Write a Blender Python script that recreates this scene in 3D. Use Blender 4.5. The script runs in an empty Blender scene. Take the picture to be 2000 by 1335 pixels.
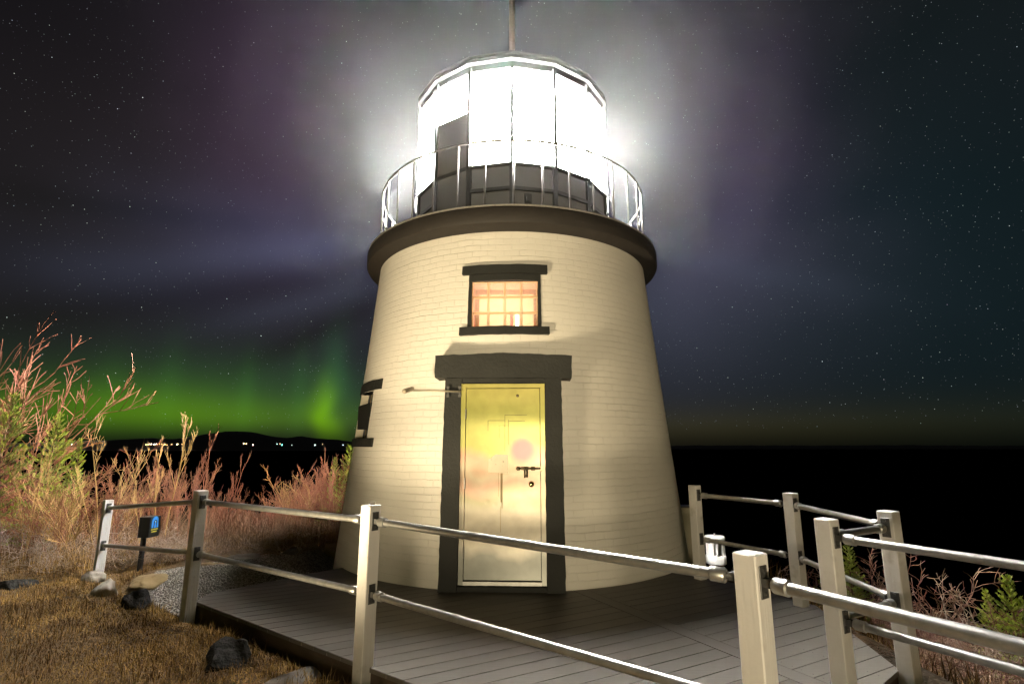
import bpy, math, random
import numpy as np
from math import pi, sin, cos, tan, atan, atan2, radians, sqrt, hypot, exp
from mathutils import Vector, Matrix

scene = bpy.context.scene
col = scene.collection

# ------------------------------------------------------------------ camera
PITCH = atan(204.5 / 1024)
CH = 1.43                                    # eye height above the wooden deck (deck top is z = 0)
cam_d = bpy.data.cameras.new("camera"); cam = bpy.data.objects.new("camera", cam_d); col.objects.link(cam)
cam.location = (0, 0, CH); cam.rotation_euler = (pi/2 + PITCH, 0, 0)
cam_d.sensor_width = 36; cam_d.lens = 36 * 1024 / 2000
cam_d.clip_start = 0.05; cam_d.clip_end = 60000
scene.camera = cam
scene.render.resolution_x = 1024; scene.render.resolution_y = 683
scene.view_settings.view_transform = 'Standard'; scene.view_settings.look = 'None'
scene.render.engine = 'CYCLES'; scene.cycles.transparent_max_bounces = 32
scene.view_settings.exposure = 0; scene.view_settings.gamma = 1

def ray(px, py):
    v = 667.5 - py
    return px - 1000, 1024*cos(PITCH) - v*sin(PITCH), v*cos(PITCH) + 1024*sin(PITCH)
def azel(px, py):
    x, y, z = ray(px, py)
    return atan2(x, y), atan2(z, hypot(x, y))
def at(px, y, py=None, z=None):              # world point on the pixel's ray at forward distance y
    if py is None:
        X, Y, Z = ray(px, 667.5 + 400)
        return X/Y*y
    X, Y, Z = ray(px, py)
    return X/Y*y, y, CH + Z/Y*y

# ------------------------------------------------------------------ world: night sky with aurora and stars
world = bpy.data.worlds.new("World"); scene.world = world; world.use_nodes = True
wn = world.node_tree; wn.nodes.clear()
def N(nt, t, **kw):
    n = nt.nodes.new(t)
    for k, v in kw.items(): setattr(n, k, v)
    return n
def M_(nt, op, a, b=None, c=None):
    n = nt.nodes.new('ShaderNodeMath'); n.operation = op
    for i, v in enumerate((a, b, c)):
        if v is None: continue
        if isinstance(v, (int, float)): n.inputs[i].default_value = v
        else: nt.links.new(v, n.inputs[i])
    return n.outputs[0]
def VM(nt, op, a, b=None, scale=None):
    n = nt.nodes.new('ShaderNodeVectorMath'); n.operation = op
    for i, v in enumerate((a, b)):
        if v is None: continue
        if isinstance(v, (tuple, list)): n.inputs[i].default_value = v
        else: nt.links.new(v, n.inputs[i])
    if scale is not None:
        if isinstance(scale, (int, float)): n.inputs['Scale'].default_value = scale
        else: nt.links.new(scale, n.inputs['Scale'])
    return n.outputs[0]
tc = N(wn, 'ShaderNodeTexCoord')
dirn = VM(wn, 'NORMALIZE', tc.outputs['Generated'])
sx = N(wn, 'ShaderNodeSeparateXYZ'); wn.links.new(dirn, sx.inputs[0])
AZ = M_(wn, 'ARCTAN2', sx.outputs[0], sx.outputs[1])
EL = M_(wn, 'ARCSINE', sx.outputs[2])
wnoise = N(wn, 'ShaderNodeTexNoise'); wnoise.inputs['Scale'].default_value = 3.2; wnoise.inputs['Detail'].default_value = 3
wn.links.new(dirn, wnoise.inputs['Vector'])
AZn = M_(wn, 'ADD', AZ, M_(wn, 'MULTIPLY', M_(wn, 'SUBTRACT', wnoise.outputs[0], 0.5), 0.22))
ELn = M_(wn, 'ADD', EL, M_(wn, 'MULTIPLY', M_(wn, 'SUBTRACT', wnoise.outputs[1], 0.5), 0.0))
def blob(px, py, sa, se, rgb, ae=None, noisy=True, rot=0):
    a, e = azel(px, py) if ae is None else ae
    if rot: return rblob(a, e, sa, se, rgb, radians(rot))
    da = M_(wn, 'DIVIDE', M_(wn, 'SUBTRACT', AZn if noisy else AZ, a), sa)
    de = M_(wn, 'DIVIDE', M_(wn, 'SUBTRACT', EL, e), se)
    q = M_(wn, 'ADD', M_(wn, 'MULTIPLY', da, da), M_(wn, 'MULTIPLY', de, de))
    g = M_(wn, 'EXPONENT', M_(wn, 'MULTIPLY', q, -1.0))
    return VM(wn, 'SCALE', rgb, scale=g)
def rblob(a, e, sa, se, rgb, t):
    u = M_(wn, 'SUBTRACT', AZ, a); w = M_(wn, 'SUBTRACT', EL, e)
    p = M_(wn, 'DIVIDE', M_(wn, 'ADD', M_(wn, 'MULTIPLY', u, cos(t)), M_(wn, 'MULTIPLY', w, sin(t))), sa)
    q = M_(wn, 'DIVIDE', M_(wn, 'ADD', M_(wn, 'MULTIPLY', u, -sin(t)), M_(wn, 'MULTIPLY', w, cos(t))), se)
    g = M_(wn, 'EXPONENT', M_(wn, 'MULTIPLY', M_(wn, 'ADD', M_(wn, 'MULTIPLY', p, p), M_(wn, 'MULTIPLY', q, q)), -1.0))
    return VM(wn, 'SCALE', rgb, scale=g)
acc = None
def addc(v):
    global acc
    acc = v if acc is None else VM(wn, 'ADD', acc, v)
SKY = [
 (1000, 520, .85, .48, (.014, .016, .023)),       # blue grey body of the night sky
 (600, 240, .17, .22, (.038, .017, .038)),        # purple pillar left
 (1370, 290, .15, .22, (.036, .019, .044)),       # purple pillar right
 (1330, 560, .24, .16, (.022, .026, .042)),
 (590, 470, .20, .07, (.018, .022, .046)),        # blue veil
 (330, 560, .22, .05, (.006, .008, .016)),
 (230, 330, .30, .26, (.006, .003, .001)),
 (1900, 500, .30, .40, (-.004, .001, .003)),
 (40, 40, .35, .30, (-.005, -.005, -.004)),
 (1750, 600, .45, .5, (-.003, -.002, -.004)),
 (520, 760, .24, .05, (.006, .022, .002)),
 (265, 792, .19, .042, (.028, .078, -.004)),      # green aurora arc
 (330, 812, .34, .032, (.022, .055, -.003)),
 (420, 760, .34, .065, (.003, .016, .002)),
 (660, 806, .020, .050, (.09, .22, -.01)),        # bright ray beside the tower
 (520, 812, .20, .030, (.014, .040, -.002)),
 (684, 735, .030, .08, (.008, .040, .010)),
 (1250, 845, .55, .045, (.016, .011, -.006)),     # faint brown glow at the horizon
]
for s in SKY: addc(blob(s[0], s[1], s[2], s[3], s[4]))
for s in ((330, 762, .018, .070, (.004, .020, .002), 0.01), (480, 775, .014, .060, (.005, .024, .002), .01), (215, 770, .022, .055, (.004, .018, .001), .01), (585, 770, .016, .075, (.006, .026, .003), .01), (560, 492, .24, .030, (.016, .019, .034), 14), (500, 560, .26, .030, (-.008, -.009, -.013), 17), (600, 590, .16, .022, (.008, .010, .016), 22), (640, 640, .14, .022, (-.006, -.008, -.010), 30),
          (420, 430, .22, .022, (-.008, -.006, -.009), 6), (1480, 400, .22, .04, (-.005, -.004, -.005), -8), (1470, 250, .24, .04, (-.004, -.003, -.004), 12), (1420, 520, .20, .025, (.006, .008, .012), -20)):
    addc(blob(s[0], s[1], s[2], s[3], s[4], rot=s[5]))  # slanted bands: lantern beams and their dark gaps painted into the sky
addc(blob(0, 0, .8, .085, (.28, .26, .015), ae=(pi*.97, .12), noisy=False))   # unseen glow added behind the viewer for the door to reflect
addc(blob(0, 0, .8, .085, (.28, .26, .015), ae=(-pi*.97, .12), noisy=False))
acc = VM(wn, 'ADD', acc, (.0068, .0066, .0060))
acc = VM(wn, 'MAXIMUM', acc, (.002, .002, .002))
# darken towards and below the horizon
hz = N(wn, 'ShaderNodeMapRange'); hz.inputs['From Min'].default_value = -.005; hz.inputs['From Max'].default_value = .05
hz.inputs['To Min'].default_value = .30; hz.inputs['To Max'].default_value = 1; hz.interpolation_type = 'SMOOTHSTEP'
wn.links.new(EL, hz.inputs['Value'])
acc = VM(wn, 'SCALE', acc, scale=hz.outputs[0])
# stars
def stars(scale, rad, keep, gain, off):
    v = N(wn, 'ShaderNodeTexVoronoi'); v.inputs['Scale'].default_value = scale
    vec = VM(wn, 'ADD', dirn, off); wn.links.new(vec, v.inputs['Vector'])
    d = v.outputs['Distance']; c = v.outputs['Color']
    sc = N(wn, 'ShaderNodeSeparateXYZ'); wn.links.new(c, sc.inputs[0])
    core = M_(wn, 'MAXIMUM', M_(wn, 'SUBTRACT', 1.0, M_(wn, 'DIVIDE', d, rad)), 0.0)
    on = M_(wn, 'GREATER_THAN', sc.outputs[0], 1 - keep)
    br = M_(wn, 'POWER', sc.outputs[1], 3.0)
    br = M_(wn, 'MULTIPLY', M_(wn, 'ADD', br, .12), gain)
    f = M_(wn, 'MULTIPLY', M_(wn, 'MULTIPLY', core, on), br)
    tint = VM(wn, 'ADD', VM(wn, 'SCALE', c, scale=.35), (.62, .72, .82))
    return VM(wn, 'SCALE', tint, scale=f)
above = M_(wn, 'GREATER_THAN', EL, 0.03)
for a in ((240, .15, .55, .45, (3.1, 1.7, .4)), (110, .07, .50, 1.4, (7.3, 2.2, 5.1)), (34, .026, .5, 4.0, (1.3, 9.7, 2.2))):
    acc = VM(wn, 'ADD', acc, VM(wn, 'SCALE', stars(*a), scale=above))
bg = N(wn, 'ShaderNodeBackground'); wn.links.new(acc, bg.inputs[0]); bg.inputs[1].default_value = 1.0
wo = N(wn, 'ShaderNodeOutputWorld'); wn.links.new(bg.outputs[0], wo.inputs[0])
try:
    world.cycles.sampling_method = 'MANUAL'; world.cycles.sample_map_resolution = 256
except Exception: pass

# ------------------------------------------------------------------ the warm yard lamp behind and left of the viewer
def lamp(name, typ, loc, tgt, energy, color, size):
    l = bpy.data.lights.new(name, typ); l.energy = energy; l.color = color
    if typ == 'SPOT': l.spot_size = radians(74 if loc[1] > 0 else 44); l.spot_blend = 1.0; l.shadow_soft_size = size
    o = bpy.data.objects.new(name, l); col.objects.link(o); o.location = loc
    o.rotation_euler = (Vector(tgt) - Vector(loc)).to_track_quat('-Z', 'Y').to_euler()
    return o
YARD = 3700
lamp("yard_lamp", 'SPOT', (-2.5, 2.7, .03), (-.5, 5.9, 3.0), YARD*.42, (1.0, .805, .50), .34)
lamp("yard_lamp", 'SPOT', (-.15, -6.0, .15), (.8, 6.2, 3.0), YARD*1.4, (1.0, .815, .53), .85)

PANE_L = 345.0          # brightness of the lit lantern glass
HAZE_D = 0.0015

# ------------------------------------------------------------------ materials
def mat(name, base=(.5, .5, .5), rough=.6, metal=0., var=.0, vscale=8., bump=0., bscale=40., spec=.5, col2=None, c2scale=3., c2lo=.45, c2hi=.6, detail=5):
    m = bpy.data.materials.new(name); m.use_nodes = True
    nt = m.node_tree; b = nt.nodes['Principled BSDF']
    b.inputs['Roughness'].default_value = rough; b.inputs['Metallic'].default_value = metal
    b.inputs['Specular IOR Level'].default_value = spec
    t = N(nt, 'ShaderNodeTexCoord').outputs['Object']
    if var or col2:
        n1 = N(nt, 'ShaderNodeTexNoise'); n1.inputs['Scale'].default_value = vscale; n1.inputs['Detail'].default_value = detail
        nt.links.new(t, n1.inputs['Vector'])
        k = M_(nt, 'ADD', M_(nt, 'MULTIPLY', M_(nt, 'SUBTRACT', n1.outputs[0], .5), 2*var), 1.0)
        c = VM(nt, 'SCALE', tuple(base), scale=k)
        if col2:
            n2 = N(nt, 'ShaderNodeTexNoise'); n2.inputs['Scale'].default_value = c2scale; n2.inputs['Detail'].default_value = 6
            nt.links.new(t, n2.inputs['Vector'])
            mr = N(nt, 'ShaderNodeMapRange'); mr.inputs[1].default_value = c2lo; mr.inputs[2].default_value = c2hi
            nt.links.new(n2.outputs[0], mr.inputs[0])
            mx = N(nt, 'ShaderNodeMix'); mx.data_type = 'RGBA'; nt.links.new(mr.outputs[0], mx.inputs[0])
            nt.links.new(c, mx.inputs[6]); mx.inputs[7].default_value = (*col2, 1)
            c = mx.outputs[2]
        nt.links.new(c, b.inputs['Base Color'])
    else:
        b.inputs['Base Color'].default_value = (*base, 1)
    if bump:
        n3 = N(nt, 'ShaderNodeTexNoise'); n3.inputs['Scale'].default_value = bscale; n3.inputs['Detail'].default_value = 6
        nt.links.new(t, n3.inputs['Vector'])
        bp = N(nt, 'ShaderNodeBump'); bp.inputs['Strength'].default_value = 1; bp.inputs['Distance'].default_value = bump
        nt.links.new(n3.outputs[0], bp.inputs['Height']); nt.links.new(bp.outputs[0], b.inputs['Normal'])
    return m
def emis(name, color, strength):
    m = bpy.data.materials.new(name); m.use_nodes = True; nt = m.node_tree
    b = nt.nodes['Principled BSDF']; b.inputs['Base Color'].default_value = (.1, .1, .1, 1)
    b.inputs['Emission Color'].default_value = (*color, 1); b.inputs['Emission Strength'].default_value = strength
    return m

# painted brick: courses from the UV map (metres round the wall, metres up)
def brick_mat():
    m = bpy.data.materials.new("painted_brick"); m.use_nodes = True; nt = m.node_tree; b = nt.nodes['Principled BSDF']
    uv = N(nt, 'ShaderNodeUVMap').outputs[0]
    obj = N(nt, 'ShaderNodeTexCoord').outputs['Object']
    nz = N(nt, 'ShaderNodeTexNoise'); nz.inputs['Scale'].default_value = 4.0; nz.inputs['Detail'].default_value = 4
    nt.links.new(obj, nz.inputs['Vector'])
    dis = VM(nt, 'SCALE', VM(nt, 'SUBTRACT', nz.outputs['Color'], (.5, .5, .5)), scale=.036)
    v = VM(nt, 'ADD', uv, dis)
    br = N(nt, 'ShaderNodeTexBrick'); nt.links.new(v, br.inputs['Vector'])
    br.inputs['Scale'].default_value = 1; br.inputs['Brick Width'].default_value = .215; br.inputs['Row Height'].default_value = .077
    br.inputs['Mortar Size'].default_value = .0055; br.inputs['Mortar Smooth'].default_value = .55; br.inputs['Bias'].default_value = 0
    br.inputs['Color1'].default_value = (0, 0, 0, 1); br.inputs['Color2'].default_value = (1, 1, 1, 1); br.inputs['Mortar'].default_value = (.5, .5, .5, 1)
    n2 = N(nt, 'ShaderNodeTexNoise'); n2.inputs['Scale'].default_value = 26; n2.inputs['Detail'].default_value = 6; nt.links.new(obj, n2.inputs['Vector'])
    n3 = N(nt, 'ShaderNodeTexNoise'); n3.inputs['Scale'].default_value = 1.3; n3.inputs['Detail'].default_value = 5; nt.links.new(obj, n3.inputs['Vector'])
    # mortar joints partly filled with paint
    n4 = N(nt, 'ShaderNodeTexNoise'); n4.inputs['Scale'].default_value = 2.2; n4.inputs['Detail'].default_value = 3; nt.links.new(obj, n4.inputs['Vector'])
    fill = N(nt, 'ShaderNodeMapRange'); fill.inputs[1].default_value = .35; fill.inputs[2].default_value = .65; fill.inputs[3].default_value = .45; fill.inputs[4].default_value = 1
    nt.links.new(n4.outputs[0], fill.inputs[0])
    sepb = N(nt, 'ShaderNodeSeparateXYZ'); nt.links.new(br.outputs['Color'], sepb.inputs[0])
    sv = N(nt, 'ShaderNodeSeparateXYZ'); nt.links.new(v, sv.inputs[0])
    row = M_(nt, 'DIVIDE', sv.outputs[1], .077); rf_ = M_(nt, 'FRACT', row)
    edge = M_(nt, 'ABSOLUTE', M_(nt, 'SUBTRACT', rf_, .5))                      # .5 at the bed joints
    bed = N(nt, 'ShaderNodeMapRange'); bed.interpolation_type = 'SMOOTHSTEP'; bed.inputs[1].default_value = .40; bed.inputs[2].default_value = .50; nt.links.new(edge, bed.inputs[0])
    wn_ = N(nt, 'ShaderNodeTexNoise'); wn_.inputs['Scale'].default_value = 1.0; wn_.inputs['Detail'].default_value = 2
    cmb = N(nt, 'ShaderNodeCombineXYZ'); nt.links.new(M_(nt, 'MULTIPLY', sv.outputs[0], .9), cmb.inputs[0]); nt.links.new(M_(nt, 'MULTIPLY', M_(nt, 'FLOOR', row), 3.7), cmb.inputs[1]); nt.links.new(cmb.outputs[0], wn_.inputs['Vector'])
    h = M_(nt, 'ADD', M_(nt, 'MULTIPLY', M_(nt, 'MULTIPLY', br.outputs['Fac'], fill.outputs[0]), -.62), M_(nt, 'MULTIPLY', sepb.outputs[0], .28))
    h = M_(nt, 'SUBTRACT', h, M_(nt, 'MULTIPLY', bed.outputs[0], .12))
    h = M_(nt, 'ADD', h, M_(nt, 'MULTIPLY', wn_.outputs[0], 1.7))
    h = M_(nt, 'SUBTRACT', h, M_(nt, 'MULTIPLY', rf_, .13))
    h = M_(nt, 'ADD', h, M_(nt, 'MULTIPLY', n2.outputs[0], .5))
    bp = N(nt, 'ShaderNodeBump'); bp.inputs['Distance'].default_value = .0062; bp.inputs['Strength'].default_value = 1
    nt.links.new(h, bp.inputs['Height']); nt.links.new(bp.outputs[0], b.inputs['Normal'])
    k = M_(nt, 'ADD', M_(nt, 'MULTIPLY', n3.outputs[0], .22), M_(nt, 'MULTIPLY', sepb.outputs[0], .03))
    k = M_(nt, 'ADD', k, .86)
    k = M_(nt, 'SUBTRACT', k, M_(nt, 'MULTIPLY', br.outputs['Fac'], .025))
    nt.links.new(VM(nt, 'SCALE', (.78, .75, .68), scale=k), b.inputs['Base Color'])
    b.inputs['Roughness'].default_value = .55
    return m
MAT = {}
MAT['brick'] = brick_mat()
MAT['black_stone'] = mat('black_painted_stone', (.015, .016, .014), .75, var=.35, vscale=6, bump=.006, bscale=34)
MAT['black_paint'] = mat('black_paint', (.022, .022, .021), .42, var=.25, vscale=5, bump=.002, bscale=20)
MAT['grey_panel'] = mat('dark_grey_panel', (.10, .10, .098), .5, var=.2, vscale=3)
MAT['slab'] = mat('gallery_paint', (.024, .020, .017), .7, var=.35, vscale=5, bump=.004, bscale=18)
MAT['rail_metal'] = mat('gallery_railing_paint', (.10, .095, .09), .35, metal=.2)
MAT['galv'] = mat('galvanised_pipe', (.46, .46, .44), .34, metal=.85, var=.22, vscale=30, bump=.0006, bscale=120, col2=(.34, .33, .31), c2scale=14, c2lo=.50, c2hi=.75)
MAT['bracket'] = mat('dark_bracket', (.085, .085, .083), .45, metal=.6, var=.3, vscale=30, bump=.001, bscale=80)
MAT['post'] = mat('white_painted_post', (.60, .585, .56), .5, var=.10, vscale=5, bump=.0015, bscale=30, col2=(.38, .35, .30), c2scale=7, c2lo=.60, c2hi=.78)
def add_grain(m, scl, d):
    nt = m.node_tree; b = nt.nodes['Principled BSDF']; mp = N(nt, 'ShaderNodeMapping'); mp.inputs['Scale'].default_value = scl
    nt.links.new(N(nt, 'ShaderNodeTexCoord').outputs['Object'], mp.inputs[0]); n = N(nt, 'ShaderNodeTexNoise'); n.inputs['Scale'].default_value = 1; n.inputs['Detail'].default_value = 8
    nt.links.new(mp.outputs[0], n.inputs['Vector']); bp = N(nt, 'ShaderNodeBump'); bp.inputs['Distance'].default_value = d; nt.links.new(n.outputs[0], bp.inputs['Height'])
    if b.inputs['Normal'].links: nt.links.new(b.inputs['Normal'].links[0].from_socket, bp.inputs['Normal'])
    nt.links.new(bp.outputs[0], b.inputs['Normal'])
add_grain(MAT['post'], (90, 90, 4), .0022)
MAT['dark'] = mat('dark_gap', (.006, .006, .006), .9)
MAT['hardware'] = mat('tarnished_brass', (.16, .13, .08), .3, metal=.9, var=.3, vscale=20)
MAT['red_twig'] = mat('red_brown_bark', (.30, .105, .058), .6, var=.35, vscale=3, col2=(.34, .16, .075), c2scale=1.3)
MAT['tan_twig'] = mat('tan_bark', (.42, .25, .085), .6, var=.3, vscale=3)
MAT['rust_twig'] = mat('rust_bark', (.30, .125, .055), .6, var=.35, vscale=3, col2=(.26, .11, .06), c2scale=2)
MAT['grey_twig'] = mat('weathered_twig', (.40, .30, .23), .7, var=.3, vscale=3, col2=(.26, .17, .10), c2scale=2)
MAT['dark_twig'] = mat('dark_red_bark', (.18, .075, .045), .6, var=.3, vscale=3, col2=(.28, .17, .10), c2scale=2)
MAT['needle'] = mat('spruce_needles', (.30, .36, .022), .5, var=.3, vscale=3, col2=(.15, .21, .015), c2scale=2.5)
MAT['needle_tip'] = mat('young_spruce_needles', (.34, .36, .03), .5, var=.3, vscale=4, col2=(.20, .26, .02), c2scale=3)
MAT['trunk'] = mat('spruce_bark', (.16, .09, .045), .8, var=.3, vscale=10, bump=.003)
MAT['rock'] = mat('field_stone', (.15, .125, .10), .85, var=.4, vscale=4, bump=.02, bscale=6)
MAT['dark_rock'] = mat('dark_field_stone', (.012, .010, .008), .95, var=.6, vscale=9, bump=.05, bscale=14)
MAT['pale_rock'] = mat('pale_field_stone', (.34, .30, .25), .85, var=.3, vscale=8, bump=.01, bscale=14)
MAT['tan_rock'] = mat('tan_field_stone', (.27, .19, .09), .85, var=.4, vscale=5, bump=.012, bscale=9)
MAT['gravel'] = mat('gravel_stone', (.40, .36, .31), .8, var=.5, vscale=14)
MAT['gravel_bed'] = mat('gravel_bed', (.15, .13, .105), .9, var=.6, vscale=40, bump=.02, bscale=60)
MAT['white_plastic'] = mat('white_enamel', (.80, .79, .76), .35, var=.05, vscale=8)

def plank_mat():
    m = bpy.data.materials.new("composite_decking"); m.use_nodes = True; nt = m.node_tree; b = nt.nodes['Principled BSDF']
    obj = N(nt, 'ShaderNodeTexCoord').outputs['Object']
    mp = N(nt, 'ShaderNodeMapping'); mp.inputs['Rotation'].default_value = (0, 0, -radians(28.7)); mp.inputs['Scale'].default_value = (1.2, 22, 1)
    nt.links.new(obj, mp.inputs['Vector'])
    g = N(nt, 'ShaderNodeTexNoise'); g.inputs['Scale'].default_value = 3; g.inputs['Detail'].default_value = 6; nt.links.new(mp.outputs[0], g.inputs['Vector'])
    g2 = N(nt, 'ShaderNodeTexNoise'); g2.inputs['Scale'].default_value = 2.5; g2.inputs['Detail'].default_value = 5; nt.links.new(obj, g2.inputs['Vector'])
    at_ = N(nt, 'ShaderNodeAttribute'); at_.attribute_name = 'tone'
    k = M_(nt, 'ADD', M_(nt, 'MULTIPLY', g.outputs[0], .3), M_(nt, 'MULTIPLY', g2.outputs[0], .35))
    k = M_(nt, 'ADD', k, M_(nt, 'MULTIPLY', at_.outputs['Fac'], .22)); k = M_(nt, 'ADD', k, .56)
    nt.links.new(VM(nt, 'SCALE', (.128, .115, .098), scale=k), b.inputs['Base Color'])
    b.inputs['Roughness'].default_value = .55
    bp = N(nt, 'ShaderNodeBump'); bp.inputs['Distance'].default_value = .0012; nt.links.new(g.outputs[0], bp.inputs['Height']); nt.links.new(bp.outputs[0], b.inputs['Normal'])
    return m
MAT['deck'] = plank_mat()

def ground_mat():
    m = mat('dry_turf', (.13, .075, .028), .95, var=.7, vscale=16, bump=.05, bscale=24, col2=(.05, .034, .015), c2scale=1.1, c2lo=.45, c2hi=.62)
    return m
MAT['ground'] = ground_mat()
def attr_mat(name, ca, cb, rough=.8):
    m = bpy.data.materials.new(name); m.use_nodes = True; nt = m.node_tree; b = nt.nodes['Principled BSDF']
    a = N(nt, 'ShaderNodeAttribute'); a.attribute_name = 'tone'
    mx = N(nt, 'ShaderNodeMix'); mx.data_type = 'RGBA'; nt.links.new(a.outputs['Fac'], mx.inputs[0])
    mx.inputs[6].default_value = (*ca, 1); mx.inputs[7].default_value = (*cb, 1)
    nt.links.new(mx.outputs[2], b.inputs['Base Color']); b.inputs['Roughness'].default_value = rough
    b.inputs['Specular IOR Level'].default_value = .25
    return m
MAT['grass'] = attr_mat('dead_grass', (.10, .055, .016), (.54, .33, .10))
MAT['brush'] = attr_mat('dead_brush', (.13, .065, .032), (.36, .23, .14))
MAT['gravel_stones'] = attr_mat('gravel_chips', (.16, .14, .12), (.62, .57, .50))

# ------------------------------------------------------------------ mesh helpers
class MB:
    def __init__(s): s.v = []; s.f = []; s.t = []
    def add(s, vs, fs, tone=None):
        o = len(s.v); s.v.extend(tuple(map(float, p)) for p in vs); s.f.extend([tuple(i+o for i in f) for f in fs])
        s.t.extend([0.5 if tone is None else tone]*len(vs))
    def box(s, c, size, M=None, bev=0.0):
        x, y, z = (a/2 for a in size)
        if bev:
            b = bev
            vs = []; idx = {}
            ring = [(-x+b, -y), (x-b, -y), (x, -y+b), (x, y-b), (x-b, y), (-x+b, y), (-x, y-b), (-x, -y+b)]
            inner = [(-x+b, -y+b), (x-b, -y+b), (x-b, -y+b), (x-b, y-b), (x-b, y-b), (-x+b, y-b), (-x+b, y-b), (-x+b, -y+b)]
            P = [(q[0], q[1], -z) for q in inner] + [(q[0], q[1], -z+b) for q in ring] + [(q[0], q[1], z-b) for q in ring] + [(q[0], q[1], z) for q in inner]
            F = [tuple(range(7, -1, -1)), tuple(range(24, 32))]
            for k in range(3):
                for i in range(8):
                    j = (i+1) % 8; F.append((k*8+i, k*8+j, k*8+8+j, k*8+8+i))
            vs = P; fs = F
        else:
            vs = [(-x,-y,-z),(x,-y,-z),(x,y,-z),(-x,y,-z),(-x,-y,z),(x,-y,z),(x,y,z),(-x,y,z)]
            fs = [(3,2,1,0),(4,5,6,7),(0,1,5,4),(1,2,6,5),(2,3,7,6),(3,0,4,7)]
        out = []
        for p in vs:
            p = Vector(p)
            if M is not None: p = M @ p
            out.append(p + Vector(c))
        s.add(out, fs)
    def tube(s, pts, rad, n=8, caps=True, tone=None):
        pts = [Vector(p) for p in pts]
        if not isinstance(rad, (list, tuple)): rad = [rad]*len(pts)
        vs = []; up0 = None
        for i, p in enumerate(pts):
            d = (pts[min(i+1, len(pts)-1)] - pts[max(i-1, 0)]).normalized()
            if up0 is None:
                up0 = Vector((0, 0, 1)) if abs(d.z) < .9 else Vector((1, 0, 0))
            a = d.cross(up0)
            if a.length < 1e-4: a = d.cross(Vector((1, .3, 0)))
            a.normalize(); b = d.cross(a).normalized(); up0 = -b if b.dot(up0) < 0 else b
            for k in range(n):
                t = 2*pi*k/n
                vs.append(p + (a*cos(t) + b*sin(t))*rad[i])
        fs = []
        for i in range(len(pts)-1):
            for k in range(n):
                k2 = (k+1) % n
                fs.append((i*n+k, i*n+k2, (i+1)*n+k2, (i+1)*n+k))
        if caps:
            fs.append(tuple(range(n-1, -1, -1))); fs.append(tuple(range((len(pts)-1)*n, len(pts)*n)))
        s.add(vs, fs, tone)
    def lathe(s, prof, n=64, c=(0, 0, 0), closed=False):
        vs = []
        for r, z in prof:
            for k in range(n):
                t = 2*pi*k/n; vs.append((c[0]+r*sin(t), c[1]-r*cos(t), c[2]+z))
        fs = []; L = len(prof)
        for i in range(L if closed else L-1):
            i2 = (i+1) % L
            for k in range(n):
                k2 = (k+1) % n; fs.append((i*n+k, i*n+k2, i2*n+k2, i2*n+k))
        s.add(vs, fs)
    def build(s, name, m, parent=None, smooth=False, loc=None):
        me = bpy.data.meshes.new(name); me.from_pydata(s.v, [], s.f)
        if any(t != .5 for t in s.t):
            a = me.attributes.new('tone', 'FLOAT', 'POINT'); a.data.foreach_set('value', np.array(s.t, dtype=np.float32))
        me.materials.append(m)
        if smooth: me.polygons.foreach_set('use_smooth', [True]*len(me.polygons))
        me.update()
        o = bpy.data.objects.new(name, me); col.objects.link(o)
        if parent: o.parent = parent
        if loc: o.location = loc
        return o
def smooth_by_angle(o, ang=35):
    me = o.data
    me.polygons.foreach_set('use_smooth', [True]*len(me.polygons))
    import bmesh
    bm = bmesh.new(); bm.from_mesh(me)
    bmesh.ops.recalc_face_normals(bm, faces=bm.faces)
    for e in bm.edges:
        if len(e.link_faces) == 2 and e.calc_face_angle(0) > radians(ang): e.smooth = False
    bm.to_mesh(me); bm.free()
    return o
def tag(o, label=None, cat=None, group=None, kind=None):
    if label: o['label'] = label
    if cat: o['category'] = cat
    if group: o['group'] = group
    if kind: o['kind'] = kind
    return o
def empty(name, loc=(0, 0, 0), rz=0):
    o = bpy.data.objects.new(name, None); col.objects.link(o); o.location = loc; o.rotation_euler = (0, 0, rz); o.empty_display_size = .2
    return o
def npmesh(name, V, F, m, tone=None, parent=None, nside=3):
    me = bpy.data.meshes.new(name)
    V = np.ascontiguousarray(V, dtype=np.float32); F = np.ascontiguousarray(F, dtype=np.int32)
    me.vertices.add(len(V)); me.vertices.foreach_set('co', V.ravel())
    me.loops.add(F.size); me.loops.foreach_set('vertex_index', F.ravel())
    me.polygons.add(len(F)); me.polygons.foreach_set('loop_start', np.arange(0, F.size, nside, dtype=np.int32))
    try: me.polygons.foreach_set('loop_total', np.full(len(F), nside, dtype=np.int32))
    except Exception: pass
    if tone is not None:
        a = me.attributes.new('tone', 'FLOAT', 'POINT'); a.data.foreach_set('value', tone.astype(np.float32))
    me.materials.append(m); me.update(calc_edges=True); me.validate()
    o = bpy.data.objects.new(name, me); col.objects.link(o)
    if parent: o.parent = parent
    return o

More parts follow.
